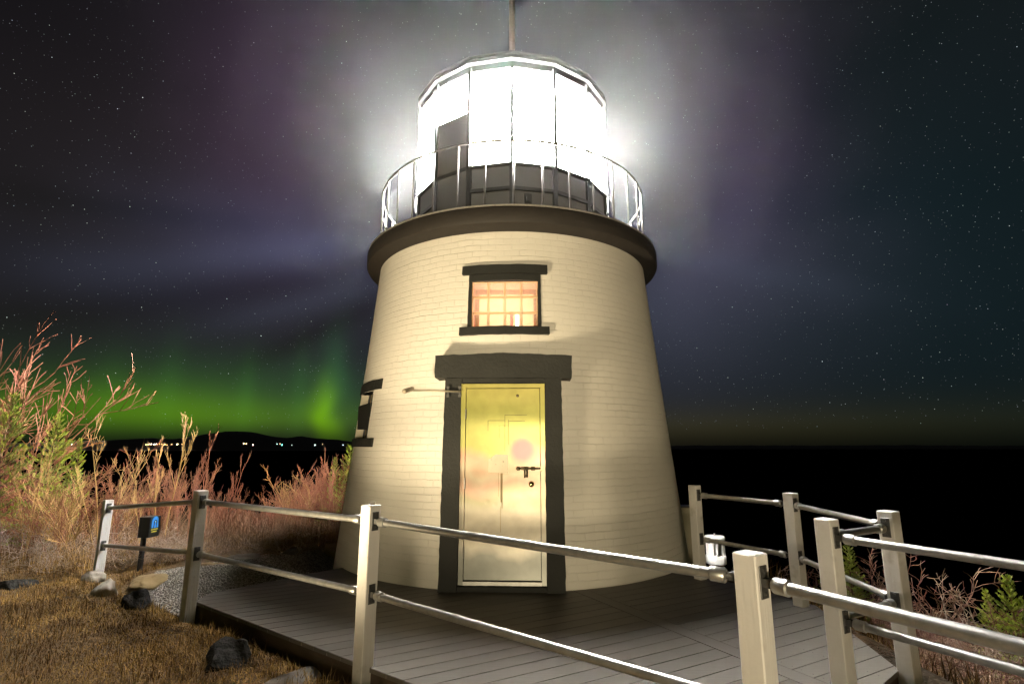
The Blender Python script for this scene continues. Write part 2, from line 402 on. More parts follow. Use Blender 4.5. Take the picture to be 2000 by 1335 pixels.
# value noise for the land
_rs = np.random.RandomState(5); _grid = _rs.rand(64, 64)
def vnoise(x, y):
    x = np.asarray(x, float); y = np.asarray(y, float)
    xi = np.floor(x).astype(int); yi = np.floor(y).astype(int); fx = x-xi; fy = y-yi
    fx = fx*fx*(3-2*fx); fy = fy*fy*(3-2*fy)
    g = lambda a, b: _grid[a % 64, b % 64]
    return (g(xi, yi)*(1-fx)+g(xi+1, yi)*fx)*(1-fy) + (g(xi, yi+1)*(1-fx)+g(xi+1, yi+1)*fx)*fy - .5
def sstep(a, b, t):
    t = np.clip((t-a)/(b-a), 0, 1); return t*t*(3-2*t)
TC = (0.0, 8.1)                                     # tower axis
def ground_h(x, y):
    x = np.asarray(x, float); y = np.asarray(y, float)
    h = -.13 - .10*sstep(-2.0, -6.0, x)*sstep(5, 8, y)
    # rough lumps away from the deck
    h = h + .05*vnoise(x*1.7+9, y*1.7) + .022*vnoise(x*5+3, y*5+1)
    back = np.maximum(0, y - 9.0); h = h - .10*back - .55*np.maximum(0, y-14)
    # land falls away on the right and behind the tower
    rr = np.maximum(0, x - (2.95 + .0*y)); h = h - .62*np.minimum(rr, 1.4) - .18*np.maximum(0, np.minimum(rr-1.4, 4)) - .8*np.maximum(0, rr-5.4)
    h = h - .7*sstep(6.2, 9, y)*sstep(2.6, 3.6, x)
    h = h - .9*np.maximum(0, -x-16)
    under = sstep(3.1, 2.3, np.hypot(x-TC[0], y-TC[1]))
    h = h - .25*under
    dk = sstep(-.10, .25, (x+3.0)*.594 + (y-5.28)*.804 ) * sstep(3.0, 2.6, x) * sstep(7.5, 6.5, y)
    h = h - .14*dk
    return np.maximum(h, -27.0)
def gh(x, y): return float(ground_h(x, y))

# ------------------------------------------------------------------ land, water, hills
xs = np.unique(np.concatenate([np.linspace(-60, -12, 30), np.linspace(-12, 10, 221), np.linspace(10, 60, 30)]))
ys = np.unique(np.concatenate([np.linspace(-40, -2, 20), np.linspace(-2, 15, 171), np.linspace(15, 70, 40)]))
X, Y = np.meshgrid(xs, ys, indexing='ij'); Z = ground_h(X, Y)
V = np.stack([X.ravel(), Y.ravel(), Z.ravel()], 1); nx, ny = len(xs), len(ys)
I = (np.arange(nx-1)[:, None]*ny + np.arange(ny-1)[None, :]).ravel()
F = np.stack([I, I+ny, I+ny+1, I+1], 1)
g = npmesh('ground', V, F, MAT['ground'], nside=4); tag(g, kind='structure')
g.data.polygons.foreach_set('use_smooth', [True]*len(g.data.polygons))

wm = bpy.data.materials.new('night_water'); wm.use_nodes = True; nt = wm.node_tree; b = nt.nodes['Principled BSDF']
b.inputs['Base Color'].default_value = (.0012, .0015, .0013, 1); b.inputs['Roughness'].default_value = 1; b.inputs['Specular IOR Level'].default_value = 0; b.inputs['IOR'].default_value = 1.06
n = N(nt, 'ShaderNodeTexNoise'); n.inputs['Scale'].default_value = .05; n.inputs['Detail'].default_value = 8
nt.links.new(N(nt, 'ShaderNodeTexCoord').outputs['Object'], n.inputs['Vector'])
bp = N(nt, 'ShaderNodeBump'); bp.inputs['Distance'].default_value = 2.0; nt.links.new(n.outputs[0], bp.inputs['Height']); nt.links.new(bp.outputs[0], b.inputs['Normal'])
mb = MB(); S = 30000; mb.add([(-S, -2000, -24), (S, -2000, -24), (S, S, -24), (-S, S, -24)], [(0, 1, 2, 3)])
tag(mb.build('sea', wm), kind='structure')

# hills across the bay, real ridges with depth
hm = mat('distant_hillside', (.020, .022, .030), .95, var=.4, vscale=.004)
def ridge(pts, dist, depth, name):
    """pts: (px, py of the crest); the ridge stands dist metres off and is depth metres thick"""
    mb = MB(); rows = []
    npx = np.linspace(pts[0][0], pts[-1][0], 90)
    crest = np.interp(npx, [p[0] for p in pts], [p[1] for p in pts])
    prof = [(-1, 0), (-.7, .35), (-.35, .78), (0, 1), (.4, .7), (1, 0)]
    for i, (px, py) in enumerate(zip(npx, crest)):
        py += 1.2*float(vnoise(px*.06, 3.3)) + .8*float(vnoise(px*.25, 7.1))
        X, Y, Zr = ray(px, py); k = dist/Y; top = CH + Zr*k
        rows.append([(X*k*(1+u*depth/dist), dist+u*depth, -24.5 + (top+24.5)*w*(1-.08*abs(u)*float(vnoise(px*.1, u*9)))) for u, w in prof])
    L = len(prof); vs = [p for r in rows for p in r]; fs = []
    for i in range(len(rows)-1):
        for j in range(L-1): fs.append((i*L+j, (i+1)*L+j, (i+1)*L+j+1, i*L+j+1))
    mb.add(vs, fs); o = mb.build(name, hm, smooth=True); tag(o, kind='structure'); return o
ridge([(-150, 866), (60, 864), (150, 861), (230, 858), (290, 855), (340, 857), (390, 849), (440, 842.5), (470, 841.5), (500, 845), (540, 853), (560, 855), (588, 851.5), (620, 856), (660, 858), (690, 863), (740, 868)], 4200, 700, 'hills')
ridge([(1200, 870.5), (1400, 869), (1600, 869.5), (1800, 868.8), (1950, 870), (2200, 869)], 6500, 500, 'headland')
# harbour and house lights along the far shore
rl = random.Random(4)
SHL = []
for i in range(26):
    SHL.append((rl.gauss(308, 22) if i % 2 else rl.uniform(276, 335), rl.uniform(866.3, 868.6), rl.choice([(1, .62, .25), (1, .8, .5), (1, .5, .15), (1, .9, .75)]), rl.uniform(2, 10), rl.uniform(3, 6)))
SHL += [(476, 865.5, (1, .7, .35), 9, 6), (481, 866, (1, .6, .3), 7, 6), (494, 868.3, (1, .55, .5), 12, 6), (541, 866.5, (.6, 1, .9), 3, 5), (551, 868.4, (.15, 1, .75), 9, 6),
        (547, 866.0, (1, .7, .4), 3, 5), (570, 868.7, (.5, .7, .6), 2, 5), (615, 868.6, (.75, .9, 1), 9, 5), (670, 868.4, (.7, .8, 1), 3, 5), (140, 867.5, (1, .9, .8), 6, 5), (205, 868, (1, .6, .3), 2, 4), (630, 867, (1, .7, .4), 1.5, 4)]
lmats = {}
for px, py, c, st, r in SHL:
    key = (c, round(st))
    if key not in lmats: lmats[key] = emis('shore_light_glow', c, max(1, round(st))*1.2)
    X, Y, Zr = ray(px, py); k = 3400/Y
    zz = max(-23.2+r, CH+Zr*k)
    r *= .6; mb = MB(); prof = [(r*sin(a)*.8+.001, -r*cos(a)) for a in np.linspace(0, pi, 7)]; mb.lathe(prof, 8)
    o = mb.build('shore_light', lmats[key], loc=(X*k, 3400, zz))
    if c == (.15, 1, .75): tag(o, 'green navigation light low on the far shore', 'light')
    elif px > 610 and px < 620: tag(o, 'bluish white light on the far shore, nearest bright one to the lighthouse', 'light')
    elif px == 494: tag(o, 'pinkish light on the far shore, right of the small orange pair', 'light')
    elif px == 140: tag(o, 'lone white light on the far shore, leftmost of all', 'light')
    elif px < 345: tag(o, 'small warm light among the cluster of the far harbour', 'light', 'harbour lights on the far shore')
    else: tag(o, 'faint scattered house light under the far hills', 'light', 'house lights under the hills')

# ------------------------------------------------------------------ the lighthouse
LH = empty('lighthouse', (TC[0], TC[1], -.3))
tag(LH, 'squat white painted brick lighthouse with black gallery and blazing lantern', 'lighthouse')
class LHp: pass
O = Vector((TC[0], TC[1], 0))
LHinv = Vector((-TC[0], -TC[1], .3))
def lpart(mb, name, m, parent=None, **k):
    """geometry given in world space, stored under the lighthouse empty"""
    mb.v = [tuple(Vector(p) + LHinv) for p in mb.v]
    return mb.build(name, m, parent or LH, **k)
def RW(z):
    return float(2.458 - .1115*z + .003*z*z)
def tp(a, r, z):                                     # a in degrees, 0 faces the camera, + to the right
    t = radians(a); return Vector((TC[0] + r*sin(t), TC[1] - r*cos(t), z))
DA = -2.4                                            # bearing of the door
WL = DA - 60.0                                       # bearing of the side window
openings = [(DA-13.6, DA+13.6, -.05, 2.20), (DA-10.9, DA+10.9, 2.80, 3.40), (WL-9.4, WL+9.4, 1.54, 2.14)]
angs = sorted(set([round(-180 + i*1.5, 4) for i in range(240)] + [o[0] for o in openings] + [o[1] for o in openings]))
angs = [a for i, a in enumerate(angs) if i == 0 or a - angs[i-1] > .12 or a in [q for o in openings for q in o[:2]]]
zs = sorted(set([round(z, 4) for z in np.arange(-.4, 4.06, .0385*2)] + [o[2] for o in openings] + [o[3] for o in openings] + [4.06]))
mb = MB(); na = len(angs)
for z in zs:
    for a in angs: mb.v.append(tuple(tp(a, RW(z), z))); mb.t.append(.5)
uvf = []
for i in range(len(zs)-1):
    for j in range(na):
        j2 = (j+1) % na
        am = (angs[j] + (angs[j2] if j2 else angs[0]+360))/2; zm = (zs[i]+zs[i+1])/2
        if any(o[0] < am < o[1] and o[2] < zm < o[3] for o in openings): continue
        mb.f.append((i*na+j, i*na+j2, (i+1)*na+j2, (i+1)*na+j))
        a2 = angs[j2] if j2 else angs[0]+360
        u1, u2 = radians(angs[j])*2.3, radians(a2)*2.3
        uvf += [u1, zs[i], u2, zs[i], u2, zs[i+1], u1, zs[i+1]]
wall = lpart(mb, 'wall', MAT['brick'], smooth=True)
wall.data.uv_layers.new(name='UVMap').data.foreach_set('uv', uvf)

# gallery slab
mb = MB(); mb.lathe([(2.03, 4.00), (2.09, 4.035), (2.20, 4.045), (2.245, 4.06), (2.262, 4.09), (2.262, 4.235), (2.245, 4.265), (2.225, 4.275), (1.2, 4.285)], 128, (TC[0], TC[1], 0))
slab = lpart(mb, 'gallery_deck', MAT['slab']); smooth_by_angle(slab)
mb = MB(); mb.lathe([(2.235, 4.268), (2.250, 4.268), (2.250, 4.288), (2.235, 4.288)], 128, (TC[0], TC[1], 0), closed=True)
lpart(mb, 'deck_edging', mat('worn_metal_edge', (.55, .52, .48), .4, metal=.6, var=.5, vscale=60), slab)

# gallery railing
rail = empty('railing'); rail.parent = LH; rail.location = (0, 0, 0)
RR = 2.085; NB = 36
mb = MB(); mb.lathe([(RR+.016*cos(a), 5.235+.016*sin(a)) for a in np.linspace(0, 2*pi, 9)[:-1]], 144, (TC[0], TC[1], 0), closed=True)
lpart(mb, 'handrail', MAT['rail_metal'], rail, smooth=True)
for i in range(NB):
    a = i*10 + .6
    mb = MB(); mb.tube([tp(a, RR, 4.27), tp(a, RR, 5.225)], .0125, 8)
    lpart(mb, 'baluster', MAT['rail_metal'], rail, smooth=False)
for a in (-65, -115, 65, 115, 165, -165):            # curved braces
    mb = MB(); mb.tube([tp(a, RR, 4.72), tp(a, RR-.02, 4.60), tp(a, RR-.09, 4.48), tp(a, RR-.22, 4.37), tp(a, RR-.30, 4.29)], .012, 8)
    mb.tube([tp(a, RR-.09, 4.48), tp(a, RR-.06, 4.28)], .014, 6)
    lpart(mb, 'brace', MAT['rail_metal'], rail, smooth=True)

# lantern room
lan = empty('lantern'); lan.parent = LH
NG = 16; RG = 1.545; ZS, ZT = 5.215, 6.74
va = [i*360/NG for i in range(NG)]
mb = MB()
for i in range(NG):                                  # parapet with a rolled sill
    a0, a1 = va[i], va[i]+360/NG
    if i == NG-2: continue
    P = [tp(a0, RG, 4.28), tp(a1, RG, 4.28), tp(a1, RG, ZS-.02), tp(a0, RG, ZS-.02)]
    Q = [tp(a0, RG-.05, 4.28), tp(a1, RG-.05, 4.28), tp(a1, RG-.05, ZS-.02), tp(a0, RG-.05, ZS-.02)]
    mb.add(P+Q, [(0,1,2,3), (5,4,7,6), (1,5,6,2), (4,0,3,7)])
lpart(mb, 'parapet', MAT['grey_panel'], lan)
mb = MB()
def bar(mb, p, q, w, d):                              # flat bar from p to q, w wide, d deep, deep axis radial
    p, q = Vector(p), Vector(q); ax = (q-p); L = ax.length; ax.normalize()
    rad = ((p+q)/2 - Vector((TC[0], TC[1], 0))); rad.z = 0; rad.normalize()
    sd = ax.cross(rad).normalized(); rad = sd.cross(ax).normalized()
    M = Matrix((sd, rad, ax)).transposed()
    mb.box((p+q)/2, (w, d, L), M)
for i in range(NG):
    a0, a1 = va[i], va[i]+360/NG
    if i != NG-2:
        bar(mb, tp(a0+1, RG+.012, 4.86), tp(a1-1, RG+.012, 4.86), .05, .03)
        bar(mb, tp(a0+1, RG+.012, 4.33), tp(a1-1, RG+.012, 4.33), .08, .03)
    bar(mb, tp(a0, RG+.010, 4.28), tp(a0, RG+.010, ZS), .07, .035)
lpart(mb, 'parapet_rib', MAT['black_paint'], lan)
mb = MB()
bar(mb, tp(8.0, RG+.0, 4.62), tp(8.0, RG+.0, 4.78), .10, .04); bar(mb, tp(8.0, RG+.02, 4.66), tp(8.0, RG+.02, 4.72), .05, .05)
lpart(mb, 'vent_box', MAT['black_paint'], lan)
glow = bpy.data.materials.new('lit_lantern_glass'); glow.use_nodes = True; nt = glow.node_tree
b = nt.nodes['Principled BSDF']; b.inputs['Base Color'].default_value = (.8, .8, .8, 1); b.inputs['Roughness'].default_value = .2
b.inputs['Emission Color'].default_value = (1.0, .965, .90, 1); b.inputs['Emission Strength'].default_value = PANE_L
for i in range(NG):
    a0, a1 = va[i], va[i]+360/NG; z0 = ZS+.02
    if i == NG-2: z0 = 6.10
    p = [tp(a0+.3, RG-.012, z0), tp(a1-.3, RG-.012, z0), tp(a1-.3, RG-.012, ZT), tp(a0+.3, RG-.012, ZT)]
    mb = MB(); q = [v + (Vector((TC[0], TC[1], v.z))-v).normalized()*.012 for v in p]
    mb.add(p+q, [(0,1,2,3), (5,4,7,6), (0,4,5,1), (1,5,6,2), (2,6,7,3), (3,7,4,0)])
    o = lpart(mb, 'pane', glow, lan)
for i in range(NG):
    mb = MB(); bar(mb, tp(va[i], RG+.022, ZS), tp(va[i], RG+.022, ZT+.02), .046, .07)
    lpart(mb, 'mullion', MAT['black_paint'], lan)
mb = MB()
for i in range(NG):
    bar(mb, tp(va[i], RG+.006, ZS), tp(va[i]+360/NG, RG+.006, ZS), .045, .06)
lpart(mb, 'sill_rail', MAT['black_paint'], lan)
# door of the lantern in the second facet from the left
a0, a1 = va[NG-2], va[NG-2]+360/NG
mb = MB(); P = [tp(a0+.5, RG+.012, 4.29), tp(a1-.5, RG+.012, 4.29), tp(a1-.5, RG+.012, 6.09), tp(a0+.5, RG+.012, 6.09)]
Q = [tp(a0+.5, RG-.04, 4.29), tp(a1-.5, RG-.04, 4.29), tp(a1-.5, RG-.04, 6.09), tp(a0+.5, RG-.04, 6.09)]
mb.add(P+Q, [(0,1,2,3), (5,4,7,6), (1,5,6,2), (4,0,3,7), (3,2,6,7), (0,4,5,1)])
ld = lpart(mb, 'gallery_door', MAT['grey_panel'], lan)
# roof
def ring16(r, z): return [tp(a, r, z) for a in va]
mb = MB(); prof = [(RG-.04, ZT-.02), (RG+.02, ZT-.02), (RG+.03, ZT+.07), (RG+.075, ZT+.085), (RG+.08, ZT+.13), (RG+.05, ZT+.14), (RG+.045, ZT+.165), (RG+.075, ZT+.17), (RG+.075, ZT+.20), (1.0, ZT+.62), (.35, ZT+.98), (.16, ZT+1.05)]
for r, z in prof: mb.v += [tuple(p) for p in ring16(r, z)]; mb.t += [.5]*NG
for i in range(len(prof)-1):
    for k in range(NG):
        k2 = (k+1) % NG; mb.f.append((i*NG+k, i*NG+k2, (i+1)*NG+k2, (i+1)*NG+k))
rf = lpart(mb, 'roof', mat('grey_roof_paint', (.020, .020, .020), .45, metal=.2, var=.2, vscale=4), lan)
mb = MB(); c0 = (TC[0], TC[1], ZT+1.17)
mb.lathe([(.001, -.17)] + [(.17*sin(a), -.17*cos(a)) for a in np.linspace(.3, pi-.1, 10)] + [(.001, .17)], 24, c0)
lpart(mb, 'ventilator_ball', MAT['black_paint'], rf, smooth=True)
mb = MB(); mb.tube([(TC[0], TC[1], ZT+1.3), (TC[0], TC[1], 10.6)], .055, 10); lpart(mb, 'lightning_rod', mat('rod_brown', (.20, .13, .10), .6), rf, smooth=True)
mb = MB(); mb.lathe([(.001, 4.3), (1.43, 4.3), (1.43, 5.1), (.001, 5.1)], 16, (TC[0], TC[1], 0)); lpart(mb, 'lantern_floor', MAT['dark'], lan)

# --- trims in door space: local frame, x to the right, y outward (towards viewer), z up
def frame(a, r=0):
    t = radians(a); e = Vector((cos(t), sin(t), 0)); n = Vector((sin(t), -cos(t), 0))
    return lambda x, d, z: Vector((TC[0], TC[1], 0)) + e*x + n*d + Vector((0, 0, z))
def prism(mb, fr, poly, d0, d1, jit=0, seed=0):
    """poly: (x, z) outline; extruded from depth d0(z) to d1(z)"""
    rr = random.Random(seed)
    f0 = d0 if callable(d0) else (lambda x, z: d0); f1 = d1 if callable(d1) else (lambda x, z: d1)
    n = len(poly)
    pp = [(x+rr.uniform(-jit, jit), z+rr.uniform(-jit, jit)) for x, z in poly]
    vs = [fr(x, f0(x, z), z) for x, z in pp] + [fr(x, f1(x, z)+rr.uniform(-jit, jit)*.5, z) for x, z in pp]
    fs = [tuple(range(n-1, -1, -1)), tuple(range(n, 2*n))] + [(i, (i+1) % n, n+(i+1) % n, n+i) for i in range(n)]
    mb.add(vs, fs)
def refine(poly, step=.06):
    out = []
    for i, p in enumerate(poly):
        q = poly[(i+1) % len(poly)]; L = hypot(q[0]-p[0], q[1]-p[1]); k = max(1, int(L/step))
        for j in range(k): out.append((p[0]+(q[0]-p[0])*j/k, p[1]+(q[1]-p[1])*j/k))
    return out
fd = frame(DA)
front = lambda x, z: 2.485 - .055*z
ent = empty('entrance'); ent.parent = LH
mb = MB()
for sgn in (-1, 1):
    poly = [(sgn*.455, -.02), (sgn*.455, 2.17), (sgn*.640, 2.17), (sgn*.642, -.02)]
    if sgn > 0: poly = poly[::-1]
    prism(mb, fd, refine(poly), 2.05, front, .0035, 3+sgn)
prism(mb, fd, refine([(-.454, 2.105), (.454, 2.105), (.454, 2.17), (-.454, 2.17)][::1]), 2.05, lambda x, z: front(x, z)-.012, .002, 9)
prism(mb, fd, refine([(-.454, -.02), (.454, -.02), (.454, .045), (-.454, .045)]), 2.05, lambda x, z: front(x, z)-.02, .002, 9)
sur = lpart(mb, 'door_surround', MAT['black_stone'], ent)
mb = MB(); prism(mb, fd, refine([(-.752, 2.175), (.752, 2.165), (.756, 2.415), (.35, 2.432), (0, 2.448), (-.35, 2.436), (-.752, 2.425)]), 2.0, 2.392, .004, 5)
lpart(mb, 'lintel', MAT['black_stone'], ent)
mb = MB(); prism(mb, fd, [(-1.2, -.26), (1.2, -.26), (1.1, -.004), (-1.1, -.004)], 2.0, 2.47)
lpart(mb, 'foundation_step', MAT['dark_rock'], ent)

# door sheet metal
def door_mat():
    m = bpy.data.materials.new('stainless_door_sheet'); m.use_nodes = True; nt = m.node_tree; b = nt.nodes['Principled BSDF']
    ob = N(nt, 'ShaderNodeTexCoord').outputs['Object']
    b.inputs['Metallic'].default_value = .38; b.inputs['Roughness'].default_value = .2
    n = N(nt, 'ShaderNodeTexNoise'); n.inputs['Scale'].default_value = 1.15; n.inputs['Detail'].default_value = .4
    mp = N(nt, 'ShaderNodeMapping'); mp.inputs['Scale'].default_value = (.20, .20, 1.5); nt.links.new(ob, mp.inputs[0]); nt.links.new(mp.outputs[0], n.inputs['Vector'])
    n2 = N(nt, 'ShaderNodeTexNoise'); n2.inputs['Scale'].default_value = 9; n2.inputs['Detail'].default_value = 5; nt.links.new(ob, n2.inputs['Vector'])
    dm = N(nt, 'ShaderNodeTexVoronoi'); dm.inputs['Scale'].default_value = 4.5; nt.links.new(ob, dm.inputs['Vector'])
    dent = M_(nt, 'MAXIMUM', M_(nt, 'SUBTRACT', 1.0, M_(nt, 'MULTIPLY', dm.outputs['Distance'], 7.0)), 0)
    h = M_(nt, 'SUBTRACT', n.outputs[0], M_(nt, 'MULTIPLY', dent, .010))
    bp = N(nt, 'ShaderNodeBump'); bp.inputs['Distance'].default_value = .075; bp.inputs['Strength'].default_value = 1.0
    nt.links.new(h, bp.inputs['Height']); nt.links.new(bp.outputs[0], b.inputs['Normal'])
    # reflections and flare painted as colour: olive above, rosy middle, pale below, ragged borders
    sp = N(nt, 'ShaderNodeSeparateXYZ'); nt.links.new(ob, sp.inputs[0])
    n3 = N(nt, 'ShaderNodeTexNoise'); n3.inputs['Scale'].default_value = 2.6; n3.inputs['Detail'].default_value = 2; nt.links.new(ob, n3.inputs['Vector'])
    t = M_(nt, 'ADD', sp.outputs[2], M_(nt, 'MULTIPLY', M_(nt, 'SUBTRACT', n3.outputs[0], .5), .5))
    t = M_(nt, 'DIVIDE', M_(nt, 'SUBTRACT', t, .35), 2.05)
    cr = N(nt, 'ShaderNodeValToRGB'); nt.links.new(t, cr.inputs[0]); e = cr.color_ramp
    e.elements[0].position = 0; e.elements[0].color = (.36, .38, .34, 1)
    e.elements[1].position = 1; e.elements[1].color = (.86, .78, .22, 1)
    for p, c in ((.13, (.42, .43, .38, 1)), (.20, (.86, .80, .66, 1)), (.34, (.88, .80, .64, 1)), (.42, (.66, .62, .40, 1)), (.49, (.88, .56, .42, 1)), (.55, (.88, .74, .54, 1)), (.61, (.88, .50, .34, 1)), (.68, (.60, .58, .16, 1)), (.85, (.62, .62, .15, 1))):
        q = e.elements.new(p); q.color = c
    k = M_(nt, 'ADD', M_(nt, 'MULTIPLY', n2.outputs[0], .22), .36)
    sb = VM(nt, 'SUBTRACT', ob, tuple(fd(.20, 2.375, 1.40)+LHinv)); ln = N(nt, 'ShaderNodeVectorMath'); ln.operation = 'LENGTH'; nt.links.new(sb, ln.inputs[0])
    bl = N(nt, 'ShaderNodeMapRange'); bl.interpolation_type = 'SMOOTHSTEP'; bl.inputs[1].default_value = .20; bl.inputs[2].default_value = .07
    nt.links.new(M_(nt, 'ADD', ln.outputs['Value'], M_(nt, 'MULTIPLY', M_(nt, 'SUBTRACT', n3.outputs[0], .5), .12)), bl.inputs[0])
    mxp = N(nt, 'ShaderNodeMix'); mxp.data_type = 'RGBA'; nt.links.new(bl.outputs[0], mxp.inputs[0]); nt.links.new(cr.outputs[0], mxp.inputs[6]); mxp.inputs[7].default_value = (.95, .22, .24, 1)  # pink flare ghost painted into the sheet colour
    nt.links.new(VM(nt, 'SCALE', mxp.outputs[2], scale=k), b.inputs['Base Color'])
    rg = M_(nt, 'ADD', M_(nt, 'MULTIPLY', n2.outputs[0], .08), .29); nt.links.new(rg, b.inputs['Roughness'])
    return m
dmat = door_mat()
def local_part(mbf, name, m, parent, a=DA, smooth=False):
    """door-space geometry kept in its own local frame so object coordinates follow the sheet"""
    mb = MB(); mbf(mb); return lpart(mb, name, m, parent, smooth=smooth)
def fbox(mb, fr, x0, x1, z0, z1, d0, d1):
    prism(mb, fr, [(x0, z0), (x1, z0), (x1, z1), (x0, z1)], d0, d1)
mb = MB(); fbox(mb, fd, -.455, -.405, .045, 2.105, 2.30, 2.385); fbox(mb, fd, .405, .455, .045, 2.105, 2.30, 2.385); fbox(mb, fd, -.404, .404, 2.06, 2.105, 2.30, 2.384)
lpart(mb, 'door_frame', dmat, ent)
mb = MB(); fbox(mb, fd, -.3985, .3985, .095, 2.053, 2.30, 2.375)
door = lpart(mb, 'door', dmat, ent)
mb = MB(); fbox(mb, fd, -.404, .404, .046, .082, 2.28, 2.392); lpart(mb, 'threshold', MAT['galv'], ent)
mb = MB(); fbox(mb, fd, -.4545, .4545, .02, 2.10, 2.20, 2.29); lpart(mb, 'jamb_shadow_gap', MAT['dark'], ent)
for z in (.36, 1.05, 1.78):
    mb = MB(); mb.tube([fd(-.402, 2.383, z-.055), fd(-.402, 2.383, z+.055)], .009, 8); lpart(mb, 'hinge', MAT['galv'], door)
# paper notice remains
mb = MB(); prism(mb, fd, [(-.155, 1.165), (.062, 1.155), (.058, 1.300), (.06, 1.348), (-.075, 1.352), (-.105, 1.332), (-.118, 1.312), (-.150, 1.300)], 2.375, 2.3775)
pm = mat('torn_paper', (.72, .64, .50), .9, var=.15, vscale=14, col2=(.30, .24, .16), c2scale=38, c2lo=.64, c2hi=.70)
lpart(mb, 'torn_notice', pm, door)
# rusty runs and scratches below the notice (thin deposits)
mb = MB()
for x, w, z0, z1 in ((-.016, .006, .86, 1.155), (-.004, .004, .80, 1.155), (-.043, .002, .92, 1.16), (-.020, .0022, .56, .82)):
    fbox(mb, fd, x-w, x+w, z0, z1, 2.3752, 2.3758)
lpart(mb, 'drip_stain', mat('drip_stain', (.22, .16, .06), .7), door)
mb = MB()
for x0, x1, z0, z1 in ((-.16, .02, 1.705, 1.711), (-.163, -.157, 1.60, 1.71), (.02, .025, 1.38, 1.77), (.02, .26, 1.765, 1.771), (.058, .063, 1.45, 1.72), (.06, .24, 1.700, 1.706), (-.04, -.036, 1.52, 1.65), (-.05, .06, 1.652, 1.656)):
    fbox(mb, fd, x0, x1, z0, z1, 2.3752, 2.3757)
lpart(mb, 'old_sign_outline', mat('glue_line', (.12, .11, .035), .6, var=.5, vscale=60), door)
# bolt and lock
mb = MB(); fbox(mb, fd, .150, .185, 1.185, 1.225, 2.375, 2.385); fbox(mb, fd, .195, .275, 1.19, 1.222, 2.375, 2.386); fbox(mb, fd, .30, .345, 1.185, 1.225, 2.375, 2.385)
mb.tube([fd(.14, 2.395, 1.205), fd(.405, 2.395, 1.205)], .009, 10)
for x in (.167, .235, .322): mb.tube([fd(x-.018, 2.395, 1.205), fd(x+.018, 2.395, 1.205)], .0165, 10)
mb.tube([fd(.232, 2.40, 1.205), fd(.236, 2.41, 1.11)], .009, 8); mb.tube([fd(.258, 2.385, 1.19), fd(.258, 2.385, 1.115)], .011, 8)
lpart(mb, 'bolt', MAT['hardware'], door, smooth=True)
mb = MB(); fbox(mb, fd, .40, .425, 1.18, 1.23, 2.386, 2.40); lpart(mb, 'bolt_keeper', MAT['hardware'], ent)
mb = MB()
def disc(mb, fr, x, z, prof, n=20):
    vs = []; fs = []
    for r, d in prof:
        for k in range(n): t = 2*pi*k/n; vs.append(fr(x+r*cos(t), d, z+r*sin(t)))
    for i in range(len(prof)-1):
        for k in range(n): fs.append((i*n+k, i*n+(k+1) % n, (i+1)*n+(k+1) % n, (i+1)*n+k))
    fs.append(tuple(range((len(prof)-1)*n, len(prof)*n))); mb.add(vs, fs)
disc(mb, fd, .305, 1.045, [(.030, 2.375), (.030, 2.381), (.014, 2.384), (.014, 2.40), (.024, 2.405), (.029, 2.418), (.022, 2.432), (.006, 2.436)])
lpart(mb, 'knob', mat('brass_knob', (.55, .42, .18), .22, metal=1), door, smooth=True)
mb = MB(); disc(mb, fd, .16, 1.975, [(.016, 2.375), (.016, 2.381), (.006, 2.384)]); lpart(mb, 'peephole', MAT['hardware'], door)

# swing arm with small tube light left of the door
mb = MB()
for x in (-.60, -.47):
    for dz in (-.045, .045): fbox(mb, fd, x-.015, x+.015, 2.02+dz-.015, 2.02+dz+.015, 2.39, 2.408)
    fbox(mb, fd, x-.008, x+.008, 1.98, 2.06, 2.39, 2.405)
fbox(mb, fd, -.59, -.47, 2.008, 2.032, 2.39, 2.412)
arm = lpart(mb, 'lamp_arm', MAT['bracket'], ent)
mb = MB(); mb.tube([fd(-.46, 2.42, 2.02), fd(-.98, 2.44, 2.035)], .011, 10); lpart(mb, 'arm_tube', mat('tan_pipe', (.45, .40, .30), .4, metal=.5), arm, smooth=True)
mb = MB(); mb.tube([fd(-.98, 2.425, 2.06), fd(-.985, 2.45, 2.05), fd(-1.025, 2.62, 2.005), fd(-1.03, 2.64, 2.0)], [.012, .024, .026, .020], 14); lpart(mb, 'lamp_head', mat('tan_pipe_head', (.42, .36, .27), .4, metal=.4), arm, smooth=True)

# --- windows
def arc_box(mb, a, half, z0, z1, r0, r1, n=12, jit=0, seed=1, gable=0):
    """curved block round the wall between bearings a-half .. a+half (degrees); r0, r1 follow the batter"""
    rr = random.Random(seed); vs = []; fs = []
    for i in range(n+1):
        t = a-half + 2*half*i/n
        j = [rr.uniform(-jit, jit) for _ in range(4)]
        vs += [tp(t, RW(z0)+r0, z0+j[0]), tp(t, RW(z0)+r1+j[1], z0+j[0]), tp(t, RW(z1)+r1+j[2], z1+j[3]), tp(t, RW(z1)+r0, z1+j[3])]
    for i in range(n):
        for k in range(4):
            k2 = (k+1) % 4; fs.append((i*4+k, i*4+k2, (i+1)*4+k2, (i+1)*4+k))
    fs += [(3, 2, 1, 0), (n*4, n*4+1, n*4+2, n*4+3)]
    mb.add(vs, fs)
def deg(w, z): return math.degrees(math.asin(w/RW(z)))
